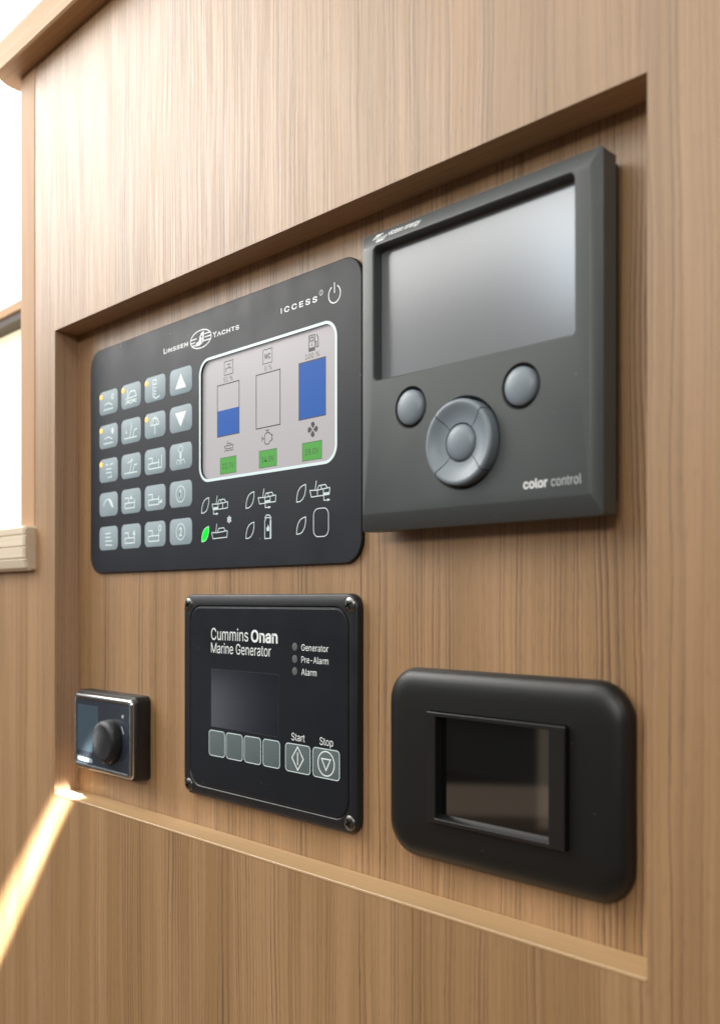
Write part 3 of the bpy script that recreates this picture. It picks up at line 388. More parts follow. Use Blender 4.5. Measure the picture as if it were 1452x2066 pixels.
'u':(410,'182,-5 146,-1 115,11 89,31 69,59 57,95 53,139 53,379 114,379 114,144 119,105 137,75 164,56 200,50 226,53 249,62 268,77 283,97 293,122 296,153 296,379 357,379 357,0 298,0 298,92 307,92 286,47 257,17 222,0','6,8,7 6,9,8 19,21,20 19,22,21 18,22,19 6,10,9 5,10,6 17,25,18 25,22,18 5,11,10 16,24,17 24,25,17 4,11,5 16,26,24 26,23,24 26,22,25 15,26,16 4,12,11 14,26,15 3,12,4 3,13,12 13,26,14 3,26,13 3,27,26 23,22,26 2,27,3 2,28,27 1,28,2 1,0,28')}
GLYPHS[1] = {'1':(453,'413,-22 54,-22 54,77 413,77 191,531 298,531 298,-22 190,-22 190,426 216,426 64,314 64,438','11,5,4 11,9,5 9,6,5 10,8,11 8,9,11 10,7,8 10,6,9 7,6,10 1,3,2 1,0,3'),
'2':(453,'411,-22 42,-22 42,56 218,244 244,272 265,296 280,317 290,335 296,353 298,371 296,391 289,407 278,419 263,429 245,435 224,437 201,435 183,428 169,417 158,403 152,385 147,340 41,340 49,410 67,454 95,489 133,516 176,532 225,538 273,532 316,516 352,490 380,457 397,417 403,373 400,341 392,310 376,279 354,245 323,208 283,165 175,52 175,79 411,79','27,29,28 27,30,29 26,30,27 26,31,30 25,31,26 25,32,31 24,32,25 24,14,32 14,33,32 23,16,24 16,15,24 15,14,24 13,33,14 23,17,16 12,33,13 23,18,17 11,33,12 23,19,18 11,34,33 22,19,23 10,34,11 22,20,19 9,34,10 22,21,20 9,35,34 8,35,9 7,35,8 7,36,35 6,36,7 5,36,6 5,37,36 4,37,5 4,38,37 3,38,4 3,39,38 2,39,3 2,40,39 2,42,40 42,41,40 2,43,42 2,0,43 1,0,2'),
'A':(480,'101,-22 -15,-22 186,531 292,531 494,-22 380,-22 266,295 256,327 243,366 228,413 203,500 275,500 249,413 234,364 221,326 211,295 348,177 132,177 132,164 348,164','1,10,2 10,3,2 10,11,3 11,4,3 1,9,10 12,4,11 1,13,9 13,8,9 13,8,12 8,4,12 7,4,8 1,14,13 6,4,7 1,15,14 1,17,15 17,18,15 18,0,15 5,19,6 19,16,6 16,4,6 1,18,17 18,16,17 18,19,16 19,4,16 1,0,18 5,4,19'),
'C':(510,'348,-16 309,-26 267,-29 199,-20 139,6 88,49 50,105 26,174 18,254 26,334 50,403 88,460 138,502 199,529 267,538 308,535 347,525 383,510 416,488 444,462 467,430 484,393 501,326 392,326 380,365 371,382 359,398 344,410 328,421 309,428 289,432 268,434 229,429 195,413 167,389 145,354 131,309 126,254 131,199 145,154 167,120 196,95 229,80 268,75 289,76 309,81 328,88 344,98 359,111 371,126 380,144 392,182 501,182 484,116 467,79 444,48 416,21 384,-1','13,15,14 13,16,15 12,16,13 12,17,16 12,18,17 11,18,12 11,19,18 11,20,19 10,32,11 32,31,11 31,20,11 30,20,31 29,20,30 29,21,20 10,33,32 28,21,29 27,21,28 10,34,33 26,21,27 9,34,10 25,21,26 25,22,21 9,35,34 24,22,25 23,22,24 9,36,35 8,36,9 8,37,36 8,38,37 7,38,8 7,39,38 50,52,51 50,53,52 6,39,7 6,40,39 49,53,50 48,53,49 6,41,40 48,54,53 47,54,48 5,41,6 46,54,47 5,42,41 45,54,46 44,54,45 5,43,42 44,55,54 43,55,44 5,55,43 4,55,5 4,56,55 4,57,56 3,57,4 3,0,57 3,1,0 2,1,3'),
'E':(419,'397,-22 38,-22 38,531 394,531 394,430 147,430 147,308 377,308 377,207 147,207 147,79 397,79','1,5,2 5,3,2 5,4,3 1,6,5 1,9,6 9,7,6 9,8,7 1,10,9 1,11,10 1,0,11'),
'H':(517,'147,-22 38,-22 38,531 147,531 147,311 370,311 370,531 479,531 479,-22 370,-22 370,210 147,210','1,3,2 1,4,3 5,7,6 5,8,7 1,11,4 11,5,4 11,10,5 10,8,5 1,0,11 9,8,10'),
'I':(190,'50,0 140,0 140,530 50,530','0,1,2 0,2,3'),
'L':(393,'383,-22 38,-22 38,531 147,531 147,79 383,79','1,3,2 1,4,3 1,5,4 1,0,5'),
'N':(523,'147,-22 38,-22 38,531 148,531 362,194 371,180 382,162 394,141 407,117 420,92 447,38 385,28 380,80 379,107 378,133 377,157 377,178 377,195 377,531 485,531 485,-22 375,-22 183,279 171,298 158,319 145,343 129,370 110,402 73,469 140,479 143,418 144,385 145,355 146,329 147,307 147,291','1,28,2 28,3,2 28,29,3 29,4,3 17,19,18 17,20,19 30,4,29 1,27,28 31,4,30 1,26,27 32,4,31 1,25,26 33,4,32 1,33,25 33,24,25 1,34,33 24,4,33 23,4,24 1,35,34 22,4,23 1,0,35 21,4,22 16,20,17 21,5,4 21,15,5 15,6,5 15,6,16 6,7,16 7,20,16 21,14,15 8,20,7 21,13,14 9,20,8 21,12,13 10,20,9 21,11,12 11,20,10 21,20,11'),
'O':(533,'395,6 335,-20 267,-29 199,-20 139,6 88,49 50,105 26,174 18,254 26,334 50,403 88,460 139,502 199,529 267,538 335,529 395,502 446,460 484,403 507,334 515,254 507,175 484,105 446,49 196,95 229,80 267,75 304,80 338,95 366,119 388,154 403,199 408,254 403,310 388,355 366,390 338,414 304,429 267,434 229,429 196,414 168,389 145,355 131,310 126,254 131,199 145,154 168,119','13,15,14 12,15,13 12,16,15 11,16,12 11,17,16 10,17,11 10,39,17 39,38,17 38,37,17 37,18,17 36,18,37 10,40,39 35,18,36 10,41,40 9,41,10 35,19,18 34,19,35 9,42,41 33,19,34 9,43,42 8,43,9 33,20,19 32,20,33 8,44,43 31,20,32 8,45,44 31,21,20 7,45,8 7,46,45 30,21,31 30,22,21 6,46,7 6,47,46 29,22,30 6,24,47 28,22,29 28,23,22 5,24,6 5,25,24 27,23,28 5,26,25 26,23,27 5,23,26 5,0,23 4,0,5 4,1,0 3,1,4 3,2,1'),
'S':(447,'333,-10 282,-26 224,-31 168,-26 119,-11 77,14 46,47 25,88 12,159 122,159 131,118 141,102 155,89 174,79 198,73 224,71 253,74 278,81 297,92 312,105 320,121 323,139 321,154 315,165 303,175 286,185 264,193 239,201 177,218 117,241 70,273 40,318 30,372 36,419 57,460 88,494 128,518 175,533 227,538 279,533 325,518 365,494 395,461 415,423 427,356 321,356 307,400 289,419 261,432 225,436 198,434 176,427 159,417 147,405 140,391 137,376 140,360 148,348 161,338 178,328 199,321 218,314 270,300 294,293 320,284 346,271 372,255 395,234 414,208 426,176 430,138 424,93 405,51 374,17','37,39,38 36,39,37 36,40,39 35,40,36 35,41,40 34,41,35 34,42,41 34,43,42 33,50,34 50,49,34 49,43,34 48,43,49 33,51,50 47,43,48 33,52,51 47,44,43 32,52,33 46,44,47 32,53,52 32,54,53 45,44,46 32,55,54 32,56,55 31,56,32 31,57,56 31,58,57 31,59,58 31,60,59 31,61,60 30,61,31 30,62,61 30,63,62 30,64,63 30,65,64 29,65,30 29,66,65 29,67,66 28,67,29 28,68,67 27,68,28 27,69,68 26,69,27 25,69,26 24,69,25 24,70,69 23,70,24 22,70,23 7,9,8 7,10,9 21,70,22 20,70,21 20,71,70 19,71,20 7,11,10 18,71,19 7,12,11 18,72,71 17,72,18 7,13,12 6,13,7 16,72,17 6,14,13 15,72,16 6,15,14 6,72,15 6,73,72 5,73,6 5,0,73 4,0,5 4,1,0 3,1,4 3,2,1'),
'T':(449,'171,430 10,430 10,531 439,531 439,430 279,430 279,-22 171,-22','1,3,2 1,4,3 0,4,1 7,5,0 5,4,0 7,6,5'),
'W':(686,'247,-22 138,-22 -12,531 99,531 185,201 191,176 197,150 203,124 208,98 214,71 223,18 163,18 173,71 178,98 184,124 190,151 196,176 203,201 289,531 397,531 483,202 490,176 496,151 502,125 508,98 513,71 524,18 462,18 472,71 477,98 483,124 489,151 495,176 501,201 586,531 698,531 547,-22 439,-22 346,317 338,351 330,387 322,427 310,497 376,497 364,429 356,390 348,354 339,317','1,3,2 1,4,3 17,42,18 42,19,18 42,43,19 43,20,19 33,35,34 33,36,35 17,41,42 44,20,43 45,20,44 17,40,41 46,20,45 17,39,40 47,38,46 38,20,46 17,47,39 47,38,39 37,20,38 17,0,47 37,21,20 16,0,17 1,5,4 32,36,33 37,31,21 31,22,21 15,6,16 6,0,16 1,15,5 15,6,5 31,22,32 22,36,32 1,14,15 23,36,22 37,30,31 7,0,6 24,36,23 1,13,14 37,29,30 8,0,7 25,36,24 37,28,29 1,12,13 9,0,8 26,36,25 37,27,28 1,11,12 10,0,9 1,10,11 1,0,10 37,26,27 37,36,26'),
'Y':(472,'290,-22 181,-22 181,202 -23,531 103,531 211,356 227,329 242,302 256,273 282,208 191,208 217,274 232,303 246,329 261,356 369,531 495,531 290,202','2,4,3 2,5,4 14,16,15 14,17,16 2,6,5 13,17,14 12,7,13 7,8,13 8,17,13 2,12,6 12,7,6 2,11,12 2,10,11 9,17,8 2,9,10 2,17,9 1,17,2 1,0,17'),
'a':(389,'223,-20 194,-28 160,-31 121,-27 85,-15 54,5 29,32 13,67 8,108 12,143 24,172 43,195 66,212 93,224 120,232 148,238 175,242 206,246 231,248 246,251 253,254 253,254 254,257 254,256 252,274 247,286 240,295 230,302 215,307 196,309 175,307 158,302 144,294 134,285 126,276 111,248 9,278 39,335 64,363 94,383 126,396 160,404 194,406 218,405 244,401 271,392 298,379 322,358 342,330 355,295 359,252 359,-22 255,-22 255,30 285,30 282,25 267,9 248,-7 138,73 153,69 170,67 197,70 217,78 233,90 244,104 251,121 254,139 254,147 280,166 266,161 251,157 235,154 219,152 203,149 189,148 179,146 159,143 142,138 129,132 120,125 116,117 114,105 116,94 120,86 127,79','41,43,42 41,44,43 40,44,41 40,45,44 39,45,40 39,46,45 38,46,39 38,47,46 37,47,38 37,48,47 36,30,37 30,48,37 30,29,48 29,49,48 28,49,29 36,31,30 27,49,28 26,49,27 36,32,31 25,49,26 25,50,49 36,33,32 24,50,25 36,34,33 35,34,36 23,22,24 22,50,24 21,20,22 20,50,22 19,50,20 19,51,50 18,68,19 68,51,19 17,68,18 16,68,17 15,68,16 14,68,15 13,68,14 12,68,13 11,68,12 10,68,11 9,68,10 9,69,68 67,51,68 9,70,69 9,71,70 9,72,71 9,73,72 9,74,73 9,75,74 66,51,67 9,76,75 8,76,9 8,77,76 65,51,66 8,78,77 8,79,78 8,80,79 64,51,65 8,81,80 7,81,8 7,82,81 63,51,64 7,83,82 62,51,63 7,84,83 7,58,84 61,54,62 54,51,62 7,59,58 60,54,61 7,60,59 7,54,60 6,54,7 5,53,6 53,54,6 5,57,53 57,52,53 55,51,54 56,51,55 57,51,56 4,57,5 4,0,57 52,51,57 3,0,4 3,1,0 2,1,3'),
'b':(424,'326,-3 280,-23 230,-30 193,-27 163,-16 139,-1 121,17 109,33 106,37 134,37 134,-22 31,-22 31,531 136,531 136,341 107,341 109,344 121,360 138,377 162,393 192,403 230,407 280,400 325,379 362,346 390,302 407,249 412,189 407,128 390,75 363,31 175,83 195,73 220,69 246,73 266,83 283,101 295,125 303,155 306,189 303,224 295,253 283,277 267,293 246,304 220,308 194,304 174,294 158,278 146,255 138,225 135,189 138,153 146,123 158,100','11,13,12 11,15,13 15,16,13 16,17,13 17,14,13 20,22,21 19,22,20 19,23,22 18,23,19 18,24,23 17,24,18 14,24,17 14,25,24 11,14,15 11,49,14 49,48,14 48,47,14 47,46,14 46,45,14 45,25,14 44,25,45 43,25,44 43,26,25 42,26,43 41,26,42 11,50,49 40,26,41 40,27,26 11,51,50 39,27,40 11,52,51 38,27,39 38,28,27 37,28,38 11,53,52 37,29,28 36,29,37 11,54,53 35,29,36 11,8,54 8,31,54 34,29,35 8,32,31 34,30,29 33,30,34 8,33,32 8,9,33 9,30,33 11,7,8 10,5,9 5,30,9 11,6,7 5,0,30 11,5,6 11,10,5 4,0,5 4,1,0 3,1,4 3,2,1'),
'c':(396,'267,-22 238,-28 207,-30 153,-23 105,-2 66,31 36,75 18,128 12,187 18,248 36,301 65,345 105,379 153,400 207,407 237,404 266,398 293,388 318,374 339,356 358,335 372,310 391,262 289,236 278,267 272,277 265,285 257,293 247,299 235,304 222,307 208,308 180,304 159,292 142,275 129,250 121,221 118,187 121,155 129,126 142,101 159,84 180,73 208,69 223,70 236,73 247,77 257,84 266,91 273,101 279,111 290,143 392,118 374,68 359,43 341,22 319,3 294,-11','13,15,14 13,16,15 12,16,13 12,17,16 12,18,17 11,18,12 11,19,18 11,20,19 10,20,11 10,31,20 31,21,20 31,30,21 30,29,21 29,22,21 10,32,31 28,22,29 10,33,32 9,33,10 27,22,28 26,22,27 9,34,33 25,22,26 24,22,25 9,35,34 23,22,24 9,36,35 8,36,9 8,37,36 8,38,37 7,38,8 7,39,38 50,52,51 6,39,7 6,40,39 50,53,52 49,53,50 6,41,40 48,53,49 47,53,48 6,42,41 46,53,47 45,53,46 5,42,6 44,53,45 5,43,42 43,53,44 5,53,43 5,54,53 5,55,54 4,55,5 4,56,55 4,57,56 3,57,4 3,0,57 3,1,0 2,1,3'),
'e':(404,'291,-16 253,-27 212,-30 155,-24 105,-3 65,31 36,75 18,128 12,187 18,246 35,299 64,344 103,378 151,400 205,407 240,404 273,395 306,379 335,357 359,327 378,290 389,245 393,195 393,147 53,147 53,243 411,243 291,163 285,233 277,260 265,281 250,295 230,305 205,308 179,305 159,295 142,280 129,260 121,237 118,210 118,179 121,143 130,116 144,95 162,81 185,71 213,68 231,70 246,74 259,80 270,88 278,99 293,131 395,106 372,52 351,24 324,1','13,15,14 13,16,15 12,16,13 12,17,16 12,18,17 11,18,12 11,19,18 10,19,11 10,33,19 33,20,19 10,34,33 32,20,33 31,20,32 10,35,34 9,35,10 30,20,31 9,36,35 30,21,20 29,21,30 9,37,36 28,21,29 9,38,37 8,25,9 25,38,9 28,22,21 8,24,25 38,26,25 38,28,26 28,27,26 39,28,38 39,22,28 40,22,39 40,23,22 7,24,8 41,23,40 7,41,24 41,23,24 7,42,41 51,53,52 6,42,7 6,43,42 51,54,53 50,54,51 6,44,43 49,54,50 6,45,44 48,54,49 5,45,6 47,54,48 5,46,45 46,54,47 5,54,46 5,55,54 4,55,5 4,56,55 4,0,56 3,0,4 3,1,0 2,1,3'),
'g':(425,'299,-156 255,-169 207,-173 164,-170 127,-161 94,-146 68,-127 47,-104 19,-62 108,-12 128,-39 137,-50 148,-60 163,-68 182,-73 206,-75 242,-70 268,-58 283,-38 289,-4 289,46 318,46 316,43 303,27 285,10 262,-4 231,-14 195,-17 146,-11 101,8 64,38 35,80 18,132 12,191 18,251 35,303 63,346 100,379 145,400 195,407 233,403 263,393 287,378 305,361 317,344 319,341 291,341 291,401 394,401 394,-10 388,-60 369,-102 338,-135 158,94 179,85 205,81 231,84 251,94 267,109 280,130 288,158 290,193 288,227 280,256 267,278 251,294 231,304 205,308 179,304 158,294 142,277 129,254 121,226 118,193 121,159 129,131 142,110','38,40,39 38,41,40 46,43,47 43,48,47 43,44,48 44,45,48 45,49,48 37,41,38 37,42,41 36,42,37 36,43,42 36,46,43 35,46,36 35,45,46 35,67,45 67,66,45 66,65,45 65,64,45 64,63,45 63,49,45 35,68,67 35,69,68 34,69,35 34,70,69 34,71,70 62,49,63 34,72,71 33,72,34 61,49,62 33,73,72 60,49,61 33,74,73 32,74,33 32,75,74 59,49,60 31,75,32 31,76,75 58,49,59 31,53,76 57,21,58 21,49,58 31,54,53 56,21,57 31,55,54 55,21,56 31,21,55 30,20,31 20,21,31 30,24,20 24,19,20 22,49,21 23,49,22 29,24,30 24,49,23 29,25,24 19,49,24 28,25,29 18,49,19 28,26,25 18,50,49 27,26,28 8,10,9 17,50,18 8,11,10 8,12,11 16,50,17 8,13,12 16,51,50 7,13,8 7,14,13 15,51,16 7,15,14 7,51,15 7,52,51 6,52,7 5,52,6 5,0,52 4,0,5 4,1,0 3,1,4 3,2,1'),
'i':(167,'129,438 108,425 84,420 59,425 38,438 24,459 19,483 24,508 38,528 59,542 84,546 108,542 129,528 144,508 149,483 144,459 136,-22 31,-22 31,401 136,401','17,19,18 17,16,19 9,11,10 9,12,11 8,12,9 8,13,12 7,13,8 6,13,7 6,14,13 5,14,6 5,15,14 4,15,5 4,0,15 3,0,4 3,1,0 2,1,3'),
'l':(189,'165,-23 152,-24 138,-24 93,-18 58,4 37,40 31,83 31,531 136,531 136,99 137,81 139,75 139,75 148,74 153,74 158,74 161,75 187,80 207,-14 176,-21','6,8,7 6,9,8 6,10,9 5,10,6 5,11,10 16,18,17 5,12,11 5,13,12 15,18,16 14,18,15 13,18,14 5,18,13 4,18,5 3,18,4 3,19,18 2,19,3 2,0,19 2,1,0'),
'n':(410,'146,272 138,252 136,226 136,-22 31,-22 31,401 134,401 134,265 68,265 105,345 139,380 181,400 227,407 269,402 306,388 337,364 360,331 375,289 379,241 379,-22 274,-22 274,234 269,267 256,289 237,302 209,307 189,305 171,298 157,287','11,13,12 11,14,13 4,8,5 8,9,5 9,6,5 9,7,6 10,14,11 10,15,14 9,15,10 9,16,15 7,28,9 28,27,9 27,26,9 26,16,9 26,25,16 25,17,16 24,17,25 23,17,24 23,18,17 22,18,23 7,0,28 7,1,0 21,18,22 4,7,8 4,1,7 4,2,1 21,19,18 20,19,21 4,3,2'),
'o':(415,'310,-2 262,-23 207,-30 153,-23 105,-2 66,31 36,75 18,128 12,187 18,248 36,301 65,345 105,379 153,400 207,407 262,400 310,379 350,345 379,301 397,248 403,187 397,128 379,75 350,31 159,84 180,73 207,69 235,73 257,84 274,101 287,126 294,155 297,187 294,220 286,250 274,274 257,292 235,304 207,308 180,304 159,292 142,275 129,250 121,221 118,187 121,155 129,126 142,101','13,15,14 13,16,15 12,16,13 12,17,16 11,17,12 11,18,17 10,38,11 38,18,11 10,39,38 37,18,38 10,40,39 36,18,37 9,40,10 36,19,18 9,41,40 35,19,36 9,42,41 34,19,35 9,43,42 33,19,34 8,43,9 33,20,19 8,44,43 32,20,33 8,45,44 31,20,32 31,21,20 7,45,8 7,46,45 30,21,31 30,22,21 6,46,7 29,22,30 6,47,46 28,22,29 6,24,47 27,22,28 6,25,24 27,23,22 5,25,6 26,23,27 5,26,25 5,23,26 4,23,5 4,0,23 3,0,4 3,1,0 2,1,3'),
'r':(259,'136,-22 31,-22 31,401 134,401 134,343 103,343 113,361 140,386 175,402 212,407 221,407 230,406 238,406 265,405 265,296 235,301 227,302 217,303 208,304 187,301 169,295 155,285 145,272 138,256 136,236','8,10,9 8,11,10 8,12,11 8,13,12 8,14,13 7,14,8 1,5,2 5,3,2 5,6,3 6,4,3 6,14,7 4,14,6 1,4,5 1,23,4 23,22,4 22,21,4 21,20,4 20,19,4 19,18,4 18,17,4 17,16,4 16,15,4 15,14,4 1,24,23 1,0,24'),
's':(365,'269,-14 228,-26 182,-30 141,-27 104,-17 72,0 45,23 25,54 7,111 107,132 124,92 137,79 156,71 181,68 211,71 231,81 242,92 245,104 244,112 238,120 227,127 206,134 143,149 94,166 56,193 32,229 24,274 30,311 47,344 73,371 106,391 145,403 187,407 227,403 262,393 292,376 316,353 333,326 354,274 256,252 240,285 229,298 213,307 187,310 162,307 144,299 134,288 131,277 133,268 139,260 153,252 178,244 236,230 285,213 322,187 346,151 353,107 348,68 331,34 304,6','31,33,32 31,34,33 30,34,31 30,35,34 29,35,30 29,36,35 28,36,29 28,37,36 27,37,28 27,43,37 43,42,37 42,38,37 26,44,27 44,43,27 26,45,44 41,38,42 26,46,45 40,38,41 26,47,46 39,38,40 26,48,47 25,48,26 25,49,48 25,50,49 25,51,50 25,52,51 25,53,52 24,53,25 24,54,53 23,54,24 23,55,54 22,55,23 22,56,55 21,56,22 20,56,21 8,10,9 19,56,20 18,56,19 17,56,18 7,10,8 17,57,56 16,57,17 15,57,16 7,11,10 14,57,15 7,12,11 13,57,14 7,13,12 13,58,57 7,58,13 6,58,7 6,59,58 5,59,6 5,0,59 4,0,5 4,1,0 3,1,4 3,2,1'),
't':(227,'-16,401 226,401 226,305 -16,305 43,91 43,493 148,493 148,99 150,83 153,77 157,74 171,72 175,72 182,73 191,74 219,79 239,-14 208,-22 195,-25 181,-26 167,-26 117,-19 77,5 51,44','4,6,5 4,7,6 3,1,0 3,2,1 4,8,7 23,8,4 23,9,8 14,16,15 23,10,9 13,16,14 23,11,10 12,16,13 11,16,12 23,16,11 22,16,23 21,16,22 21,17,16 20,17,21 20,18,17 20,19,18'),
'v':(389,'241,-22 147,-22 -15,401 100,401 186,162 198,128 208,93 217,59 235,-1 155,-1 173,59 182,93 192,127 203,162 289,401 403,401','1,3,2 1,4,3 13,15,14 13,0,15 1,12,4 12,5,4 12,5,13 5,6,13 6,0,13 1,11,12 7,0,6 1,10,11 1,9,10 8,0,7 1,8,9 1,0,8'),
'y':(389,'61,-165 49,-162 21,-153 45,-61 75,-66 89,-68 99,-67 107,-64 114,-59 122,-47 130,-28 139,-2 -15,401 100,401 186,162 198,127 208,93 217,59 235,-1 154,-1 172,59 181,93 191,128 203,162 290,401 403,401 224,-67 211,-96 193,-121 173,-141 148,-156 121,-164 92,-167 75,-167','11,13,12 11,14,13 23,25,24 23,18,25 18,26,25 11,22,14 22,15,14 22,15,23 15,16,23 16,18,23 11,21,22 11,20,21 17,18,16 11,19,20 11,18,19 11,26,18 10,26,11 9,26,10 8,26,9 7,26,8 2,4,3 6,26,7 2,5,4 6,27,26 5,27,6 2,27,5 2,28,27 2,29,28 2,30,29 1,30,2 1,31,30 0,31,1 0,32,31 33,32,0')}
def text_geo(s, bold=0, spacing=1.0):
    V, Fc, x = [], [], 0.0
    for ch in s:
        if ch == ' ': x += 190 * spacing; continue
        adv, vs_, fs = GLYPHS[bold][ch]
        o = len(V)
        V += [((x + float(p.split(',')[0])) / 1000, float(p.split(',')[1]) / 1000) for p in vs_.split()]
        Fc += [tuple(int(q) + o for q in f.split(',')) for f in fs.split()]
        x += adv + 510 * (spacing - 1)
    return V, Fc
def text(s, x0, x1, zb, cap, y, bold=0, spacing=1.0, slant=0.0):
    """lettering fitted between x0 and x1, capital height cap, baseline zb"""
    vs_, fs = text_geo(s, bold, spacing)
    lo = min(v[0] for v in vs_); hi = max(v[0] for v in vs_)
    kx = (x1 - x0) / (hi - lo); kz = cap / (.509 if not bold else .530)
    out = [(x0 + (a - lo) * kx + slant * b * kz, y, zb + b * kz) for a, b in vs_]
    return out, fs

def boolean(o, cutters):
    for c in cutters:
        md = o.modifiers.new('cut', 'BOOLEAN'); md.operation = 'DIFFERENCE'; md.object = c; md.solver = 'EXACT'
        if hasattr(md, 'material_mode'): md.material_mode = 'TRANSFER'
    dg = DG(); dg.update()
    me = bpy.data.meshes.new_from_object(o.evaluated_get(dg))
    o.modifiers.clear(); old = o.data; me.name = old.name; o.data = me
    for c in cutters: bpy.data.objects.remove(c)
    for p in me.polygons: p.use_smooth = True
    me.set_sharp_from_angle(angle=math.radians(28))
    return o

# ------------------------------------------------------------------ cabinet panel with its recess
RX0, RX1, RZ0, RZ1, RD = -601.0, -168.0, -128.2, 178.6, 17.4
PX0, PX1, PZ0, PZ1 = -629.7, 900.0, -990.0, 366.5
cab = thing('cabinet_panel', 'tan wood-grain cabinet panel with a wide shallow rectangular recess for the instruments', 'panel', (-200, 0, PZ0))
def front_panel():
    # one sheet with the hole and the step at the lower left
    t = 17.0
    xs = [-1500, PX0, RX0, RX1, PX1]; zs = [PZ0, RZ0, 22.0, RZ1, PZ1]
    V, Fc = [], []; idx = {}
    def v(i, j):
        if (i, j) not in idx: idx[(i, j)] = len(V); V.append((xs[i], 0.0, zs[j]))
        return idx[(i, j)]
    for i in range(4):
        for j in range(4):
            if i == 2 and j in (1, 2): continue
            if i == 0 and j in (2, 3): continue
            Fc.append((v(i, j), v(i + 1, j), v(i + 1, j + 1), v(i, j + 1)))
    return V, Fc
obj('front_sheet', front_panel(), W_front, cab)
obj('recess_back', poly([(RX0 - 3, RZ0 - 3), (RX1 + 3, RZ0 - 3), (RX1 + 3, RZ1 + 3), (RX0 - 3, RZ1 + 3)], RD), W_back, cab)
e = .25
def lip(x0, x1, z0, z1): return x0, x1, z0, z1
# four reveal boards lining the recess, their front edges 0.15 mm behind the sheet's face
obj('reveal_board', box(RX0 - 6, RX0, .15, RD - .05, RZ0 - 6, RZ1 + 6, .2), W_sidez, cab)
obj('reveal_board', box(RX1, RX1 + 6, .15, RD - .05, RZ0 - 6, RZ1 + 6, .2), W_sidez, cab)
obj('reveal_board', box(RX0 + .02, RX1 - .02, .15, RD - .06, RZ1, RZ1 + 6, .2), W_lenx, cab)
W_sill = wood('sill_band', 'X', (.56, .37, .19), (.49, .315, .15), (.32, .19, .09), .45, 33.0, .6)
obj('recess_sill', box(RX0 + .02, RX1 - .02, -.25, RD - .06, RZ0 - 1.4, RZ0, .3), W_sill, cab)
# upright edge strip at the left end, slightly rounded
def strip():
    prof = []
    x0, x1 = -657.5, -630.5
    for k in range(9):
        a = PI + (PI / 2) * k / 8
        prof.append((x0 + 7 + 7 * math.cos(a), 6.8 + 7 * math.sin(a)))
    prof = [(x0, 24.0)] + prof + [(x1 - .5, -.2), (x1, .3), (x1, 24.0)]
    V, Fc = [], []; n = len(prof)
    for zz in (46.0, PZ1):
        V += [(p[0], p[1], zz) for p in prof]
    for i in range(n):
        j = (i + 1) % n; Fc.append((i, j, n + j, n + i))
    return V, Fc
obj('edge_joint', box(-630.9, -629.3, .35, 24, 51, PZ1 - .2), GAPSHADE, cab)
obj('edge_strip', strip(), W_strip, cab, smooth=30)
def cap_rail():
    # board lying over the panel, its left end rounded in plan
    x0, x1, y0, y1, z0, z1 = -672.0, PX1, -14.5, 36.0, PZ1, PZ1 + 21.5
    plan = [(x1, y1)] + [(x0 + 30 + 30 * math.cos(a), y1 - 30 + 30 * math.sin(a)) for a in [PI / 2 + PI / 2 * k / 10 for k in range(11)]]
    plan += [(x0 + 18 + 18 * math.cos(a), y0 + 18 + 18 * math.sin(a)) for a in [PI + PI / 2 * k / 8 for k in range(9)]] + [(x1, y0)]
    V, Fc = [], []; n = len(plan)
    cx, cy = (x0 + x1) / 2, (y0 + y1) / 2
    def ins(p, d): return (p[0] + d if p[0] < cx else p[0], p[1] + (d if p[1] < cy else -d))
    loops = [(z0, 1.2), (z0 + 1.2, 0), (z1 - 1.2, 0), (z1, 1.2)]
    for zz, d in loops: V += [(*ins(p, d), zz) for p in plan]
    for k in range(3):
        for i in range(n):
            j = (i + 1) % n; Fc.append((k * n + i, (k + 1) * n + i, (k + 1) * n + j, k * n + j))
    Fc.append(tuple(range(n))); Fc.append(tuple(reversed(range(3 * n, 4 * n))))
    return V, Fc
obj('cap_rail', cap_rail(), W_solid, cab, smooth=30)

# ------------------------------------------------------------------ window and ledge at the far left
led = thing('window_ledge', 'pale grooved wooden ledge under the bright window at left edge', 'ledge', (-800, -5, 20))
def ledge():
    pr = [(30, 50.5), (-7.0, 50.5), (-8.6, 49.0), (-8.6, 45.2), (-7.4, 44.4), (-8.6, 43.6), (-8.8, 37.2), (-7.5, 36.4), (-8.8, 35.6),
          (-8.6, 29.0), (-7.4, 28.2), (-8.2, 27.4), (-6.5, 22.0), (-4.0, 20.0), (30, 20.0)]
    V, Fc = [], []; n = len(pr)
    for x, k in ((-1500, 0), (-630.5, 0), (-629.0, 1.2)):
        V += [(x, p[0] + (k if p[0] < 0 else 0), p[1] + (-k if p[1] > 48 else (k if p[1] < 23 else 0))) for p in pr]
    for s in range(2):
        for i in range(n):
            j = (i + 1) % n; Fc.append((s * n + i, s * n + j, (s + 1) * n + j, (s + 1) * n + i))
    Fc.append(tuple(range(2 * n, 3 * n)))
    return V, Fc
W_ledge = wood('ledge_wood', 'X', (.74, .64, .50), (.68, .57, .43), (.52, .42, .30), .4, 10.0, .5)
obj('moulding', ledge(), W_ledge, led, smooth=20)
win = thing('window', 'overexposed bright window with cream blind beyond the panel end', 'window', (-1000, 90, 50))
obj('pane', box(-2200, 1200, 120, 124, 40, 1300), DAY, win)
obj('blind', box(-2200, -770, 78, 82, 40, 240.4), CREAM, win)
obj('blind_rail', box(-2200, -760, 62, 92, 247, 256, 1), W_solid, win)
obj('rail_underside_shade', box(-2200, -762, 64, 88, 240.5, 246.8), GAPSHADE, win)  # dark box in place of the rail's shaded underside

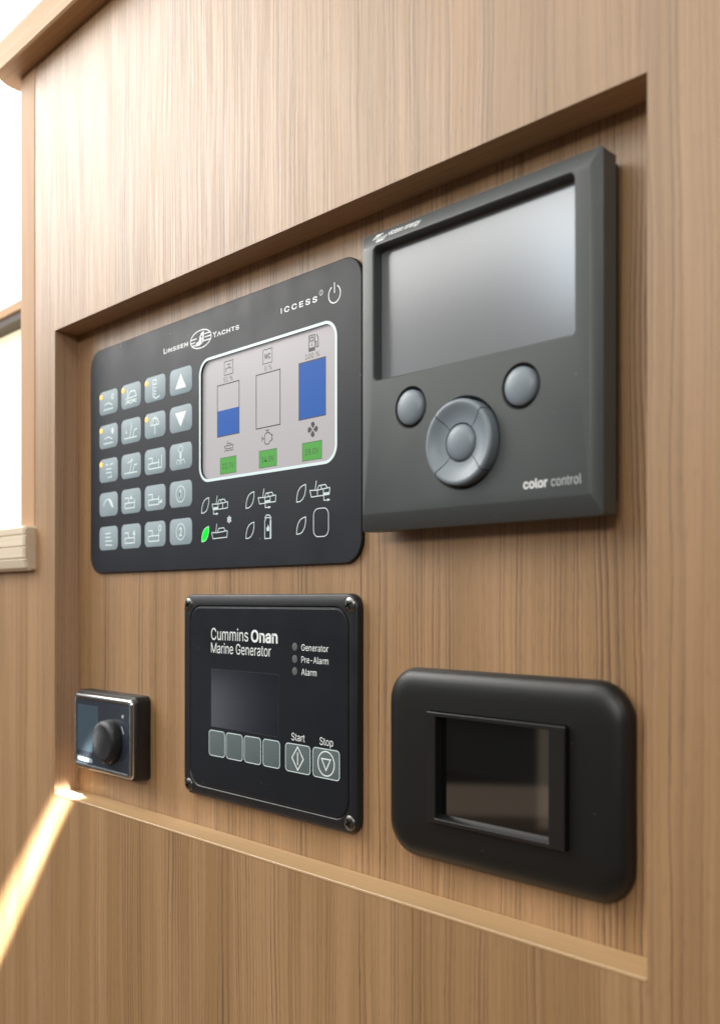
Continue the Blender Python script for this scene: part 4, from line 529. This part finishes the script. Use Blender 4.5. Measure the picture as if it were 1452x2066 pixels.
fl = obj('floor', poly([(-4000, -4000), (3000, -4000), (3000, 60), (-4000, 60)], 0), FLOOR)
fl.rotation_euler = (-PI / 2, 0, 0)
fl.location = (0, -1.9, -1.0)
fl['kind'] = 'structure'

# ------------------------------------------------------------------ yacht control panel (wide black foil panel)
YP = 15.2
yc = thing('control_panel', 'wide black control panel with small grey buttons and a lit tank level screen', 'control panel', (-452, 17.4, 17.4))
PXa, PXb, PZa, PZb = -581.0, -323.2, 17.3, 162.3
SX0, SX1, SZ0, SZ1 = -454.2, -341.4, 67.2, 133.8     # window in the foil
outer = rrect(PXa, PXb, PZa, PZb, 11.5, 10); outer_i = rrect(PXa + .35, PXb - .35, PZa + .35, PZb - .35, 11.2, 10)
inner = rrect(SX0, SX1, SZ0, SZ1, 7.5, 10)
g = loft([at_y(outer, 17.38), at_y(outer, YP + .3), at_y(outer_i, YP), at_y(inner, YP), at_y(inner, 17.0)], False, False)
obj('faceplate', g, BLK, yc, smooth=25)
scr = obj('screen', loft([at_y(rrect(SX0, SX1, SZ0, SZ1, 7.5, 10), 16.7)], False, True), LCD, yc)
obj('screen_border', ribbon(rrect(SX0 - .6, SX1 + .6, SZ0 - .6, SZ1 + .6, 8.1, 10), 1.5, YP - .03, True), mat('cyan_white_print', (.68, .84, .88), .4), yc)
YS = 16.66
# three tank gauges
def gauge(x0, x1, z0, z1, level):
    fr = obj('tank_gauge', ribbon([(x0, z0), (x1, z0), (x1, z1), (x0, z1)], .6, YS, True), INK, scr)
    if level > 0:
        obj('tank_level', poly([(x0 + .2, z0 + .2), (x1 - .2, z0 + .2), (x1 - .2, z0 + (z1 - z0) * level - .2), (x0 + .2, z0 + (z1 - z0) * level - .2)], YS + .015), BLUE, scr)
gauge(-440.0, -420.0, 90.1, 118.4, .51)
gauge(-405.0, -385.0, 90.1, 118.4, 0)
gauge(-370.0, -350.0, 90.1, 118.4, 1.0)
for s_, c, hw in (('51 %', -430.0, 4.2), ('0 %', -394.8, 3.0), ('100 %', -359.8, 5.4)):
    obj('reading', text(s_, c - hw, c + hw, 119.6, 2.5, YS), INK, scr)
for c, s_, lab in ((-430.0, '12.7V', None), (-395.1, '14.0V', None), (-360.1, '28.0V', None)):
    bx = obj('voltage_box', poly([(c - 7.3, 69.2), (c + 7.3, 69.2), (c + 7.3, 78.1), (c - 7.3, 78.1)], YS), GREEN, scr)
    obj('voltage_reading', join(text(s_, c - 5.2, c + 5.2, 71.9, 3.0, YS - .03),
        ribbon([(c - 7.3, 69.2), (c + 7.3, 69.2), (c + 7.3, 78.1), (c - 7.3, 78.1)], .25, YS - .03, True)), INK, scr)
def icon(paths, cx, cz, s, m, parent, y, wd=.4, name='icon', sz=None):
    return obj(name, strokes(tr(paths, cx, cz, s, sz), wd, y), m, parent)
# screen icons
tank = [([(-1, .8), (-1, -1), (1, -1), (1, .9)], False), ([(-1, .8), (-.6, .95), (-.2, .8), (.2, .95), (.6, .8), (1, .95)], False)]
icon(tank + [([(-.6, -.6), (-.6, -.1), (.1, -.1), (.1, .35)], False), ([(-.3, .4), (.5, .4)], False), ([(.1, -.1), (.6, -.1), (.6, -.4)], False)], -429.6, 127.2, 3.9, INK, scr, YS, .42)
icon(tank, -395.4, 127.2, 3.9, INK, scr, YS, .4)
obj('icon', text('WC', -398.0, -392.8, 125.6, 2.8, YS, 1), INK, scr)
icon([([(-.8, -1), (-.8, .9), (.3, .9), (.3, -1)], True), ('fill', [(-.8, -.95), (.3, -.95), (.3, -.6), (-.8, -.6)]), ([(-.55, .2), (-.55, .65), (.05, .65), (.05, .2)], True),
      ([(.3, .0), (.6, .0), (.6, -.7), (.95, -.7), (.95, .4), (.65, .85)], False), ([(-.25, -.1), (-.25, -.4)], False)], -359.2, 127.2, 4.0, INK, scr, YS, .5)
icon([([(-1, 0), (-.75, -.35), (.8, -.35), (1, .05)], False), ([(-1, 0), (1, .05)], False), ([(-.4, 0), (-.25, .7)], False), ([(-.2, .3), (.4, .3), (.5, .05)], False),
      ([(-1, -.65), (-.6, -.55), (-.2, -.65), (.2, -.55), (.6, -.65), (1, -.55)], False)], -429.3, 84.2, 4.2, INK, scr, YS, .42)
icon([([(-.55, -.45), (-.3, -.7), (.25, -.7), (.55, -.35), (.8, -.35), (.8, .35), (.55, .35), (.35, .6), (-.35, .6), (-.55, .3)], True),
      ([(-1, .3), (-1, -.3)], False), ([(-1, 0), (-.58, 0)], False), ([(-.3, .9), (.3, .9)], False), ([(0, .62), (0, .9)], False), ([(.82, .2), (1, .2)], False), ([(.82, -.2), (1, -.2)], False)], -395.4, 84.3, 4.5, INK, scr, YS, .5)
fan = []
for k in range(4):
    a = math.radians(90 * k + 20)
    ca, sa = math.cos(a), math.sin(a)
    fan.append(('fill', [(ca * u - sa * v_, sa * u + ca * v_) for u, v_ in ((.08, .1), (-.12, .6), (-.05, .95), (.3, 1.0), (.62, .75), (.6, .4))]))
icon(fan, -359.5, 84.2, 3.7, INK, scr, YS)

# brand lettering on the foil
yt = YP - .03
obj('lettering', join(text('L', -492.3, -489.4, 145.7, 3.0, yt, 1), text('INSSEN', -489.0, -466.7, 145.7, 2.3, yt, 1, 1.1)), WHITE, yc)
obj('lettering', join(text('Y', -442.2, -438.6, 145.5, 3.0, yt, 1), text('ACHTS', -438.3, -418.0, 145.5, 2.3, yt, 1, 1.1)), WHITE, yc)
emb = [(ell(0, 0, 10.2, 5.0, 40), True),
       ([(-10, .9), (-4.0, .9)], False), ([(-10, -1.0), (-5.2, -1.0)], False), ([(-9, -2.6), (-5, -2.6)], False),
       ([(3.6, 2.2), (9.2, 2.2)], False), ([(4.0, .3), (10, .3)], False), ([(3.2, -1.6), (9.6, -1.6)], False),
       ('fill', [(-5.0, -3.4), (-1.5, -3.6), (1.0, -3.0), (1.2, 0.5), (-.2, 1.2), (-2, -1.0), (-4.0, -1.4)]),
       ('fill', [(-1.6, .2), (1.9, 2.2), (2.2, 3.9), (.4, 3.2), (-.8, 1.6)]),
       ('fill', [(1.7, -2.8), (3.0, -2.0), (3.4, 3.4), (2.7, 4.2), (1.8, 2.0)])]
obj('emblem', strokes(tr(emb, -454.0, 147.1, 1.0), .65, yt, .012), WHITE, yc)
obj('lettering', text('ICCESS', -382.6, -354.4, 146.0, 2.75, yt, 1, 1.3), WHITE, yc)
obj('trademark', join(ribbon(ell(-351.6, 149.6, 1.25, 1.25, 20), .25, yt, True), text('C', -352.2, -351.0, 148.9, 1.4, yt)), WHITE, yc)
obj('power_symbol', strokes([(arc(-341.9, 146.7, 4.2, 118, 422, 32), False), ([(-341.9, 147.2), (-341.9, 152.3)], False)], .6, yt), WHITE, yc)

# status pictograms under the screen
def leaf(cx, cz, m_fill=None):
    a = (cx - 3.5, cz - 4.0); b = (cx + 3.5, cz + 4.0)
    up = [(-3.5, -4.0), (-3.3, -1.4), (-2.4, 1.2), (-.8, 3.0), (1.2, 3.9), (3.5, 4.3), (3.4, 1.6), (2.6, -1.0), (1.0, -3.0), (-1.0, -3.9)]
    return [(cx + p[0], cz + p[1]) for p in up]
yi = YP - .03
for cx, cz, lit in ((-449.6, 52.7, 0), (-408.4, 52.7, 0), (-366.6, 52.9, 0), (-449.6, 36.6, 1), (-408.4, 36.6, 0), (-366.6, 36.8, 0)):
    lf = obj('status_lamp', ribbon(leaf(cx, cz), .5, yi, True), PALE if not lit else mat('green_rim', (.4, .85, .5), .4), yc)
    if lit:
        lf['label'] = 'lit green leaf-shaped status lamp'
        obj('lens', poly(ccw([(cx + (p[0] - cx) * .93, cz + (p[1] - cz) * .93) for p in leaf(cx, cz)]), yi + .01), LEAFG, lf)
def boat(cx, cz, sec, extra=True):
    h = [([(-7.4, 1.2), (-6.2, -3.2), (7.0, -2.8), (7.4, 1.6)], False), ([(-7.4, 1.2), (-2.0, .8), (7.4, 1.6)], False),
         ([(-3.4, 1.0), (-2.4, 7.0)], False), ([(-1.8, 1.0), (-.6, 3.6), (4.2, 3.8), (5.6, 1.6)], False)]
    if extra:
        h += [([(-1.6, .8), (-1.6, -3.0)], False), ([(2.8, 1.1), (2.8, -2.9)], False), ([(1.4, 1.2), (1.0, 3.5)], False)]
        x0, x1 = ((-6.4, -1.6), (-1.6, 2.8), (2.8, 7.2))[sec]
        h += [('fill', [(x0, -3.2), (x1, -3.1), (x1, -1.2), (x0 - (.4 if sec == 0 else 0), -1.4)])]
        c = (x0 + x1) / 2
        h += [([(c - 1.8, -3.4), (c - 1.8, -6.2), (c + 1.2, -6.2)], False), ('fill', [(c + .8, -5.2), (c + 3.0, -6.2), (c + .8, -7.2)])]
    return h
for cx, cz, s_ in ((-435.6, 52.2, 0), (-394.0, 52.6, 1), (-352.6, 53.0, 2)):
    obj('boat_symbol', strokes(tr(boat(0, 0, s_), cx, cz, 1.0, .76), .5, yi), PALE, yc)
flake = []
for k in range(3):
    a = math.radians(60 * k + 90); flake.append(([(-2.0 * math.cos(a), -2.0 * math.sin(a)), (2.0 * math.cos(a), 2.0 * math.sin(a))], False))
flake.append((ell(0, 0, 1.3, 1.3, 12), True))
obj('boat_symbol', strokes(tr(boat(0, 0, 0, False), -436.0, 36.4, 1.0, .8) + tr(flake, -426.8, 43.6, 1.1), .5, yi), PALE, yc)
ext = [([(-2.6, -5.6), (2.6, -5.6), (2.6, 3.6), (1.4, 5.2), (-1.4, 5.2), (-2.6, 3.6)], True), ([(-2.6, 5.0), (-1.2, 6.6), (1.4, 6.4), (3.0, 4.6)], False),
       ('fill', [(-1.0, -1.8), (1.0, -1.8), (1.3, -.4), (.2, 1.8), (-.2, .6), (-1.2, -.2)]), ('fill', [(1.7, -5.4), (2.5, -5.4), (2.5, 3.4), (1.7, 3.8)])]
obj('extinguisher_symbol', strokes(tr(ext, -393.2, 37.4, 1.0), .5, yi), PALE, yc)
obj('blank_symbol', ribbon(rrect(-357.2, -346.2, 30.8, 44.6, 3.4, 6), .45, yi, True), PALE, yc)

# the twenty keys
kw, kh = 11.6, 7.55
kg = loft([at_y(rrect(-kw, kw, -kh, kh, 3.6, 6), 0.0), at_y(rrect(-kw, kw, -kh, kh, 3.6, 6), -.08), at_y(rrect(-kw + .2, kw - .2, -kh + .2, kh - .2, 3.4, 6), -.15)], False, True)
sun = [(ell(5.2, 3.0, 1.3, 1.5, 14), True)]
wave = lambda z: ([(-7, z), (-3.5, z + .9), (0, z), (3.5, z + .9), (7, z)], False)
mini = [([(-7.4, 2.2), (-2.8, 2.2), (-2.8, -1.0), (4.4, -1.0)], False), ([(-7.4, -1.2), (-2.8, -1.0)], False), ([(4.4, 1.0), (4.4, -4.2), (-7, -4.2)], False), ([(-7, -1.2), (-7, -4.2)], False)]
mast = [([(-8, -4.2), (7.5, -4.2)], False), ([(-1.2, -4.2), (1.2, 4.6)], False), ([(2.4, -4.0), (4.2, .2), (7.5, .6)], False)]
ICONS = {
 (0, 0): sun + [([(-5, -1.2), (0, -.4), (5, -2.2)], False), ([(-6, -4.4), (6, -4.4)], False)],
 (0, 1): [('fill', ell(5.2, 3.0, 1.6, 2.0, 12)), ([(-5, -1.2), (0, -.4), (5, -2.2)], False), ([(-6, -4.4), (6, -4.4)], False)],
 (0, 2): [([(-4, 3.6), (0, 3.6)], False), ([(2, 3.4), (6, 3.8)], False), ([(-3, .8), (4, .8)], False), ([(-3, -1.6), (4, -1.6)], False), ([(-1, -4.6), (4, -4.6), (4, -3)], False)],
 (0, 3): [(arc(-.5, -2.6, 6.0, 15, 165, 12), False), ('fill', [(-.6, 3.4), (3.4, 2.6), (6.6, -2.2), (4.6, -2.4)])],
 (0, 4): [([(-4, 3.0), (3, 3.2)], False), ([(-4, .6), (3, .6)], False), ([(-4, -1.8), (5, -1.8)], False), ([(-4, -4.2), (5, -4.6)], False)],
 (1, 0): [([(-6, -1.4), (-4, -1.2), (-4, 4.0)], False), ([(-4, -1.2), (-1, 2.6), (4.6, 2.6), (6.4, -.8)], False), ([(-6.5, -1.4), (7, -.8)], False), wave(-4.6), ([(-6, -2.9), (7, -2.9)], False)],
 (1, 1): mast + [('fill', [(-6.4, -1.0), (-4.4, -1.0), (-5.4, 1.4)])],
 (1, 2): mast + [([(-4, 2.0), (2.4, 3.6)], False)],
 (1, 3): mini + [('fill', [(-1.5, 1.2), (2.5, 1.2), (.5, 3.8)])],
 (1, 4): mini + [('fill', [(2.0, .6), (5.6, .6), (4.4, 4.0)])],
 (2, 0): [([(-2, 5.2), (1.4, 5.2), (1.4, 2.6), (-2, 2.6)], True), ([(-2, 2.0), (-2, -4.4), (1, -6.0), (5.5, -5.0)], False), ([(-1, .4), (1.6, .4)], False), ([(-1, -1.6), (1.6, -1.6)], False), ([(-1, -3.4), (1.6, -3.4)], False)],
 (2, 1): [(arc(0, 0, 4.4, 0, 180, 12), False), ([(-4.4, 0), (4.4, 0)], False), ([(0, 0), (0, -5.5)], False), ([(0, 4.4), (0, 5.6)], False), (arc(0, 0, 2.0, 0, 180, 8, 4.2), False)],
 (2, 2): mini + [([(4.4, -4.2), (7.6, -4.2), (7.6, 3.2)], False)],
 (2, 3): mini + [('fill', [(3.2, -3.6), (7.8, -1.2), (8.0, -3.6)])],
 (2, 4): mini + [(ell(5.6, 3.2, 1.4, 1.7, 12), True)],
 (3, 0): [('fill', [(-5.6, -4.2), (5.6, -4.2), (0, 4.4)])],
 (3, 1): [('fill', [(-5.8, 3.8), (5.8, 3.8), (0, -4.6)])],
 (3, 2): [(ell(0, 4.2, 2.2, 1.9, 14), True), ('fill', [(-1.2, 1.8), (1.2, 1.8), (.9, -1.4), (-.9, -1.4)]), ([(-4.4, -4.4), (-3.2, -1.8), (0, -2.4), (3.2, -1.8), (4.4, -4.4)], False), ([(-1.4, -4.8), (0, -2.4), (1.4, -4.8)], False)],
 (3, 3): [(ell(0, 0, 4.6, 4.6, 28), True)],
 (3, 4): [(ell(0, 0, 4.6, 4.6, 28), True)],
}
key_me = None
lampg = lathe([(1.55, 0), (1.5, -.25), (.9, -.45)], 0, 0, 14)
lamp_me = None
ARROW = mat('white_arrow_print', (.85, .88, .88), .5)
for c, kx in enumerate((-557.2, -529.5, -501.8, -474.1)):
    for r_ in range(5):
        kz = 126.7 - 21.82 * r_
        if key_me is None:
            k_ = obj('button', kg, KEY, yc, at=(kx, YP, kz), smooth=40, local=True); key_me = k_.data
        else:
            k_ = link('button', key_me, yc, (kx, YP, kz))
        bright = (c == 3)
        ge = strokes(tr(ICONS[(c, r_)], kx, kz, 1.0 if c < 3 else 1.0), .75 if c < 3 else .6, YP - .19)
        if c == 3 and r_ >= 3:
            ge = join(ge, text(str(r_ - 2), kx - 1.5, kx + 1.5, kz - 2.5, 5.0, YP - .19, 1))
        obj('icon', ge, ARROW if c == 3 and r_ < 2 else (PALE if bright else KEYPRINT), k_)
        if (c, r_) in ((0, 0), (0, 1), (0, 2), (1, 0), (2, 0), (2, 1)):
            pt = (kx - 9.3, YP - .16, kz + 4.3)
            if lamp_me is None:
                l_ = obj('indicator_lamp', lampg, ORANGE, k_, at=pt, local=True, smooth=50); lamp_me = l_.data
            else:
                link('indicator_lamp', lamp_me, k_, pt)

# ------------------------------------------------------------------ energy monitor (thick anthracite display)
em = thing('energy_monitor', 'thick anthracite display unit with matt blank screen and round navigation pad', 'monitor', (-249, 17.4, 30))
VX0, VX1, VZ0, VZ1 = -311.0, -187.6, 30.2, 162.0
FX0, FX1, FZ0, FZ1 = -307.6, -191.0, 37.6, 155.3
GX0, GX1, GZ0, GZ1 = -301.0, -197.7, 96.0, 154.6
n = 6
def vr(d=0, y=0.0, r=1.2): return at_y(rrect(VX0 + d, VX1 - d, VZ0 + d, VZ1 - d, r, n), y)
face_o = rrect(FX0, FX1, FZ0, FZ1, .6, n)
op = rrect(GX0, GX1, GZ0, GZ1, 2.4, n); op_b = rrect(GX0 - .5, GX1 + .5, GZ0 - .6, GZ1 + .5, 2.8, n)
shell = loft([vr(1.0, 13.2), vr(.2, 13.0), vr(0, 4.3), vr(.35, 3.95, 1.0), at_y(rrect(FX0 - .15, FX1 + .15, FZ0 - .2, FZ1 + .2, .7, n), 1.1), at_y(rrect(FX0 + .2, FX1 - .2, FZ0 + .3, FZ1 - .1, .6, n), 1.0),
              at_y(op_b, 1.0), at_y(op, 1.5), at_y(op, 6.6)], True, True)
case = obj('case', shell, GREY, em)
def cutter(rad, cx, cz, depth=5.0, ch=.7):
    gg = lathe([(rad, depth), (rad, 1.0 + ch * .8), (rad + ch, 1.0), (rad + ch, -4.0)], cx, cz, 56)
    gg = (gg[0], gg[1] + [tuple(reversed(range(56)))])
    return obj('cut', gg, HOLE)
boolean(case, [cutter(8.3, -278.6, 81.2), cutter(8.3, -221.4, 81.0), cutter(18.1, -250.0, 62.9, 5.0, .8)])
obj('back_box', box(-308.0, -189.6, 13.3, 17.38, 36, 159.5, .5), GREYD, em)
obj('screen', loft([at_y(rrect(GX0 + .05, GX1 - .05, GZ0 + .05, GZ1 - .05, 2.2, n), 6.3)], False, True), GLASS, em)
dome = [(7.5, 4.8), (7.5, 1.2), (7.35, .7), (6.9, .2), (5.8, -.35), (4.2, -.75), (2.2, -.98), (.6, -1.05)]
kd = obj('round_key', lathe(dome, 0, 0, 48), RUB, em, at=(-278.6, 0, 81.2), local=True, smooth=50)
link('round_key', kd.data, em, (-221.4, 0, 81.0))
ringp = [(17.3, 4.8), (17.3, -1.4), (17.1, -2.0), (16.6, -2.45), (15.9, -2.6), (15.0, -2.35), (13.4, -1.5), (11.4, -.75), (9.4, -.35), (8.0, -.25), (7.75, .2), (7.75, 4.8)]
gap = math.radians(.9)
sec = obj('direction_key', lathe(ringp, 0, 0, 20, PI / 4 + gap, 3 * PI / 4 - gap), RUB, em, at=(-250.0, 0, 62.9), local=True, smooth=50)
for k in range(1, 4):
    s2 = link('direction_key', sec.data, em, (-250.0, 0, 62.9)); s2.rotation_euler = (0, PI / 2 * k, 0)
obj('round_key', lathe([(7.4, 4.8), (7.4, .2), (7.2, -.4), (6.6, -.95), (5.4, -1.45), (3.6, -1.8), (1.6, -1.95), (.4, -2.0)], -250.0, 62.9, 48), RUB, em, smooth=50)
obj('lettering', text('color', -220.2, -209.2, 41.9, 3.5, .97, 1), LOGO, em)
obj('lettering', text('control', -207.6, -194.6, 41.9, 3.5, .97), GREYPRINT, em)
# the maker's mark lies on the upper bevel
def on_bevel(geo, dx, zlow):
    V, Fc = geo; out = []
    for x, y, z in V:
        t = (z - FZ1) / (VZ1 - FZ1)
        out.append((x, 1.1 + t * 2.9 - .06 + (y), z))
    return out, Fc
obj('lettering', on_bevel(text('victron energy', -293.6, -274.6, 158.1, 2.3, 0, 1, 1.0, .15), 0, 0), LOGO, em)
lg = [([(-4.4, -.3), (-2.9, 1.6), (-2.2, 1.7), (-2.4, .4)], False), ([(-3.0, -.3), (-1.5, 1.6), (-.8, 1.7), (-1.0, .4)], False), ([(-1.6, -.3), (-.1, 1.6), (1.2, 1.7)], False),
      ([(-1.0, -.4), (-1.6, -1.8), (-.6, -1.9), (1.0, .3)], False), ([(.5, -.4), (0, -1.8), (.9, -1.9), (2.6, .3)], False), ([(2.0, -.4), (1.5, -1.8), (2.6, -1.8), (4.2, .3)], False)]
obj('emblem', on_bevel(strokes(tr(lg, -298.2, 158.7, 1.0), .55, 0), 0, 0), LOGO, em)

# ------------------------------------------------------------------ generator panel
YG = 13.5
ge_ = thing('generator_panel', 'square black generator control panel held by four corner screws with start and stop keys', 'control panel', (-396, 17.4, -110))
CX0, CX1, CZ0, CZ1 = -468.6, -324.2, -110.2, 3.0
IX0, IX1, IZ0, IZ1 = -462.0, -330.4, -104.1, -3.6
nn = 8
co = lambda d, y, r: at_y(rrect(CX0 + d, CX1 - d, CZ0 + d, CZ1 - d, r, nn), y)
ci = lambda d, y, r: at_y(rrect(IX0 + d, IX1 - d, IZ0 + d, IZ1 - d, r, nn), y)
gp = loft([co(0, 17.38, 7), co(0, YG + 1.2, 7), co(.35, YG + .4, 6.8), co(1.0, YG, 6.2), ci(-.7, YG, 10), ci(-.25, YG + .35, 9.6), ci(-.1, YG + .8, 9.4), ci(.25, YG + .8, 9.2), ci(.3, YG + .12, 9.2), ci(.6, YG + .02, 9.0)], False, True)
fr = obj('housing', gp, CUM, ge_, smooth=35)
LX0, LX1, LZ0, LZ1 = -441.3, -382.2, -70.0, -38.1
obj('membrane', loft([ci(1.0, YG - .02, 8.6), ci(1.1, YG - .06, 8.5)], False, True), CUMIN, ge_)
win_ = obj('display_window', poly([(LX0, LZ0), (LX1, LZ0), (LX1, LZ1), (LX0, LZ1)], YG - .10), CUMLCD, ge_)
obj('display_edge', ribbon([(LX0, LZ0), (LX1, LZ0), (LX1, LZ1), (LX0, LZ1)], .22, YG - .12, True), mat('display_edge', (.045, .047, .055), .4), ge_)
yg = YG - .12
obj('lettering', join(text('Cummins', -441.3, -407.6, -22.1, 6.5, yg), text('Onan', -405.2, -383.0, -22.1, 6.3, yg, 1)), WHITE, ge_)
obj('lettering', text('Marine Generator', -441.3, -388.4, -29.3, 5.6, yg), WHITE, ge_)
for s_, x1, zb, zl in (('Generator', -344.3, -25.2, -23.5), ('Pre-Alarm', -344.3, -31.2, -29.6), ('Alarm', -352.9, -37.3, -35.7)):
    obj('lettering', text(s_, -364.3, x1, zb, 3.2, yg, 0), WHITE, ge_)
    obj('status_lamp', lathe([(2.0, YG - .05), (2.0, YG - .15), (1.5, YG - .25)], -369.4, zl, 24), LED, ge_, smooth=40)
def gkey(x0, x1, z0, z1):
    k_ = obj('button', loft([at_y(rrect(x0, x1, z0, z1, 2.2, 6), YG - .05), at_y(rrect(x0, x1, z0, z1, 2.2, 6), YG - .14), at_y(rrect(x0 + .3, x1 - .3, z0 + .3, z1 - .3, 2.0, 6), YG - .22)], False, True), CUMKEY, ge_, smooth=40)
    obj('key_outline', ribbon(rrect(x0 + .3, x1 - .3, z0 + .3, z1 - .3, 2.0, 6), .42, YG - .25, True), PALE, k_)
    return k_
for x0, x1 in ((-443.4, -428.2), (-427.4, -412.2), (-411.2, -396.4), (-395.2, -380.8)): gkey(x0, x1, -86.2, -71.8)
k1 = gkey(-376.8, -357.2, -86.3, -71.8); k2 = gkey(-355.8, -336.0, -86.4, -71.7)
obj('start_symbol', strokes([([(-367.0, -73.2), (-362.6, -79.0), (-367.0, -84.8), (-371.4, -79.0)], True), ([(-367.0, -75.9), (-367.0, -82.1)], False)], .6, YG - .26), WHITE, k1)
obj('stop_symbol', strokes([(ell(-345.8, -79.0, 5.9, 5.9, 36), True), ([(-349.0, -76.8), (-342.6, -76.8), (-345.8, -82.2)], True)], .6, YG - .26), WHITE, k2)
obj('lettering', text('Start', -372.0, -361.7, -70.3, 3.7, yg, 0), WHITE, ge_)
obj('lettering', text('Stop', -350.6, -340.9, -70.3, 3.7, yg, 0), WHITE, ge_)
def cross_cut(cx, cz, y):
    a = .5; b = 2.1
    pl = [(-a, -b), (a, -b), (a, -a), (b, -a), (b, a), (a, a), (a, b), (-a, b), (-a, a), (-b, a), (-b, -a), (-a, -a)]
    ca, sa = math.cos(.5), math.sin(.5)
    pl = [(cx + p[0] * ca - p[1] * sa, cz + p[0] * sa + p[1] * ca) for p in pl]
    return obj('cut', loft([at_y(pl, y + .4), at_y(pl, y - 3)], True, True), HOLE)
sp = [(3.7, 1.6), (3.7, .05), (3.5, -.3), (2.9, -.65), (1.8, -.9), (.5, -1.0)]
s_me = None
for sx, sz in ((-463.4, -2.6), (-329.4, -2.4), (-329.4, -104.9), (-463.4, -105.2)):
    if s_me is None:
        gg = lathe(sp, sx, sz, 28); gg = (gg[0], gg[1] + [tuple(reversed(range(28)))])
        o = obj('screw', [(v[0], v[1] + YG, v[2]) for v in gg[0]] and ([(v[0], v[1] + YG, v[2]) for v in gg[0]], gg[1]), SCREW, ge_, at=(sx, YG, sz))
        boolean(o, [cross_cut(sx, sz, YG)]); s_me = o.data
    else:
        link('screw', s_me, ge_, (sx, YG, sz))

# ------------------------------------------------------------------ touch display in a rounded plate
pt_ = thing('touch_display', 'small dark touch display in a rounded satin black wall plate at lower right', 'display', (-241, 17.4, -111))
QX0, QX1, QZ0, QZ1 = -302.6, -181.6, -112.2, -29.6
MX0, MX1, MZ0, MZ1 = -275.6, -206.0, -93.8, -47.4
nq = 10
def q(d, y, r): return at_y(rrect(QX0 + d, QX1 - d, QZ0 + d, QZ1 - d, r, nq), y)
prof = [(0.6, 17.38), (.1, 16.4), (0, 15.6), (.25, 14.2), (.9, 12.9), (2.0, 11.7), (3.6, 10.8), (5.6, 10.2), (8.0, 9.85), (11.0, 9.7)]
loops = [q(d, y, max(3.0, 15 - d * .72)) for d, y in prof]
mo = rrect(MX0 - .4, MX1 + .4, MZ0 - .4, MZ1 + .4, .8, nq)
loops += [at_y(mo, 9.55), at_y(mo, 12.0)]
obj('plate', loft(loops, False, False), PLATE, pt_, smooth=50)
m1 = lambda y, d=0: at_y(rrect(MX0 + d, MX1 - d, MZ0 + d, MZ1 - d, .5, nq), y)
WX0, WX1, WZ0, WZ1 = -270.4, -213.4, -92.0, -49.2
wi = lambda y, d=0: at_y(rrect(WX0 + d, WX1 - d, WZ0 + d, WZ1 - d, .4, nq), y)
obj('module_frame', loft([m1(12.0), m1(7.6), m1(7.3, .3), wi(7.3, -.3), wi(7.6), at_y([(p[0], p[1] + (1.3 if p[1] < -70 else -.2)) for p in rrect(WX0 + .4, WX1 - .4, WZ0, WZ1, .4, nq)], 11.2)], False, False), MODULE, pt_, smooth=30)
obj('screen', poly([(WX0 - .5, WZ0 - .5), (WX1 + .5, WZ0 - .5), (WX1 + .5, WZ1 + .5), (WX0 - .5, WZ1 + .5)], 11.1), GLOSS, pt_)

# ------------------------------------------------------------------ heater control with knob
hc = thing('heater_control', 'small chrome rimmed heater control with round black knob at lower left', 'heater control', (-548, 17.4, -110))
hx = lambda d, y, r: at_y(rrect(-585.8 + d, -510.4 - d, -110.4 + d, -58.6 - d, r, 8), y)
obj('body', loft([hx(0, 17.38, 4), hx(0, 9.0, 4), hx(.4, 8.0, 4), hx(1.0, 7.4, 4)], False, True), THBODY, hc, smooth=40)
hf = lambda d, y, r: at_y(rrect(-584.6 + d, -512.2 - d, -108.8 + d, -60.6 - d, r, 8), y)
obj('chrome_rim', loft([hf(0, 7.4, 3.4), hf(-.1, 6.4, 3.4), hf(.3, 5.6, 3.2), hf(1.1, 5.1, 2.8), hf(2.2, 5.1, 2.2), hf(3.0, 5.4, 2.0), hf(3.0, 6.6, 2.0)], False, False), CHROME, hc, smooth=50)
obj('face', loft([hf(2.9, 5.75, 2.0)], False, True), THFACE, hc)
obj('display', poly([(-580.6, -97.4), (-553.4, -97.4), (-553.4, -67.6), (-580.6, -67.6)], 5.70), THLCD, hc)
obj('lettering', text('Webasto', -580.8, -561.0, -104.0, 2.9, 5.68, 1), PALE, hc)
obj('knob', lathe([(13.6, 5.7), (13.7, 5.2), (13.4, 3.0), (13.1, .8), (12.4, -.4), (11.2, -1.0), (10.2, -1.1), (9.6, -.9), (2, -.9)], -537.0, -87.8, 48), KNOB, hc, smooth=40)
obj('indicator_lamp', lathe([(1.1, 5.75), (1.1, 5.5), (.6, 5.3)], -523.0, -71.4, 16), GREYPRINT, hc)
obj('dial_mark', ribbon(arc(-537, -87.8, 16.0, 22, 40, 6), .8, 5.69), GREYPRINT, hc)
obj('side_catch', box(-511.2, -509.7, 10.0, 15.0, -88.4, -82.2, .3), THBODY, hc)
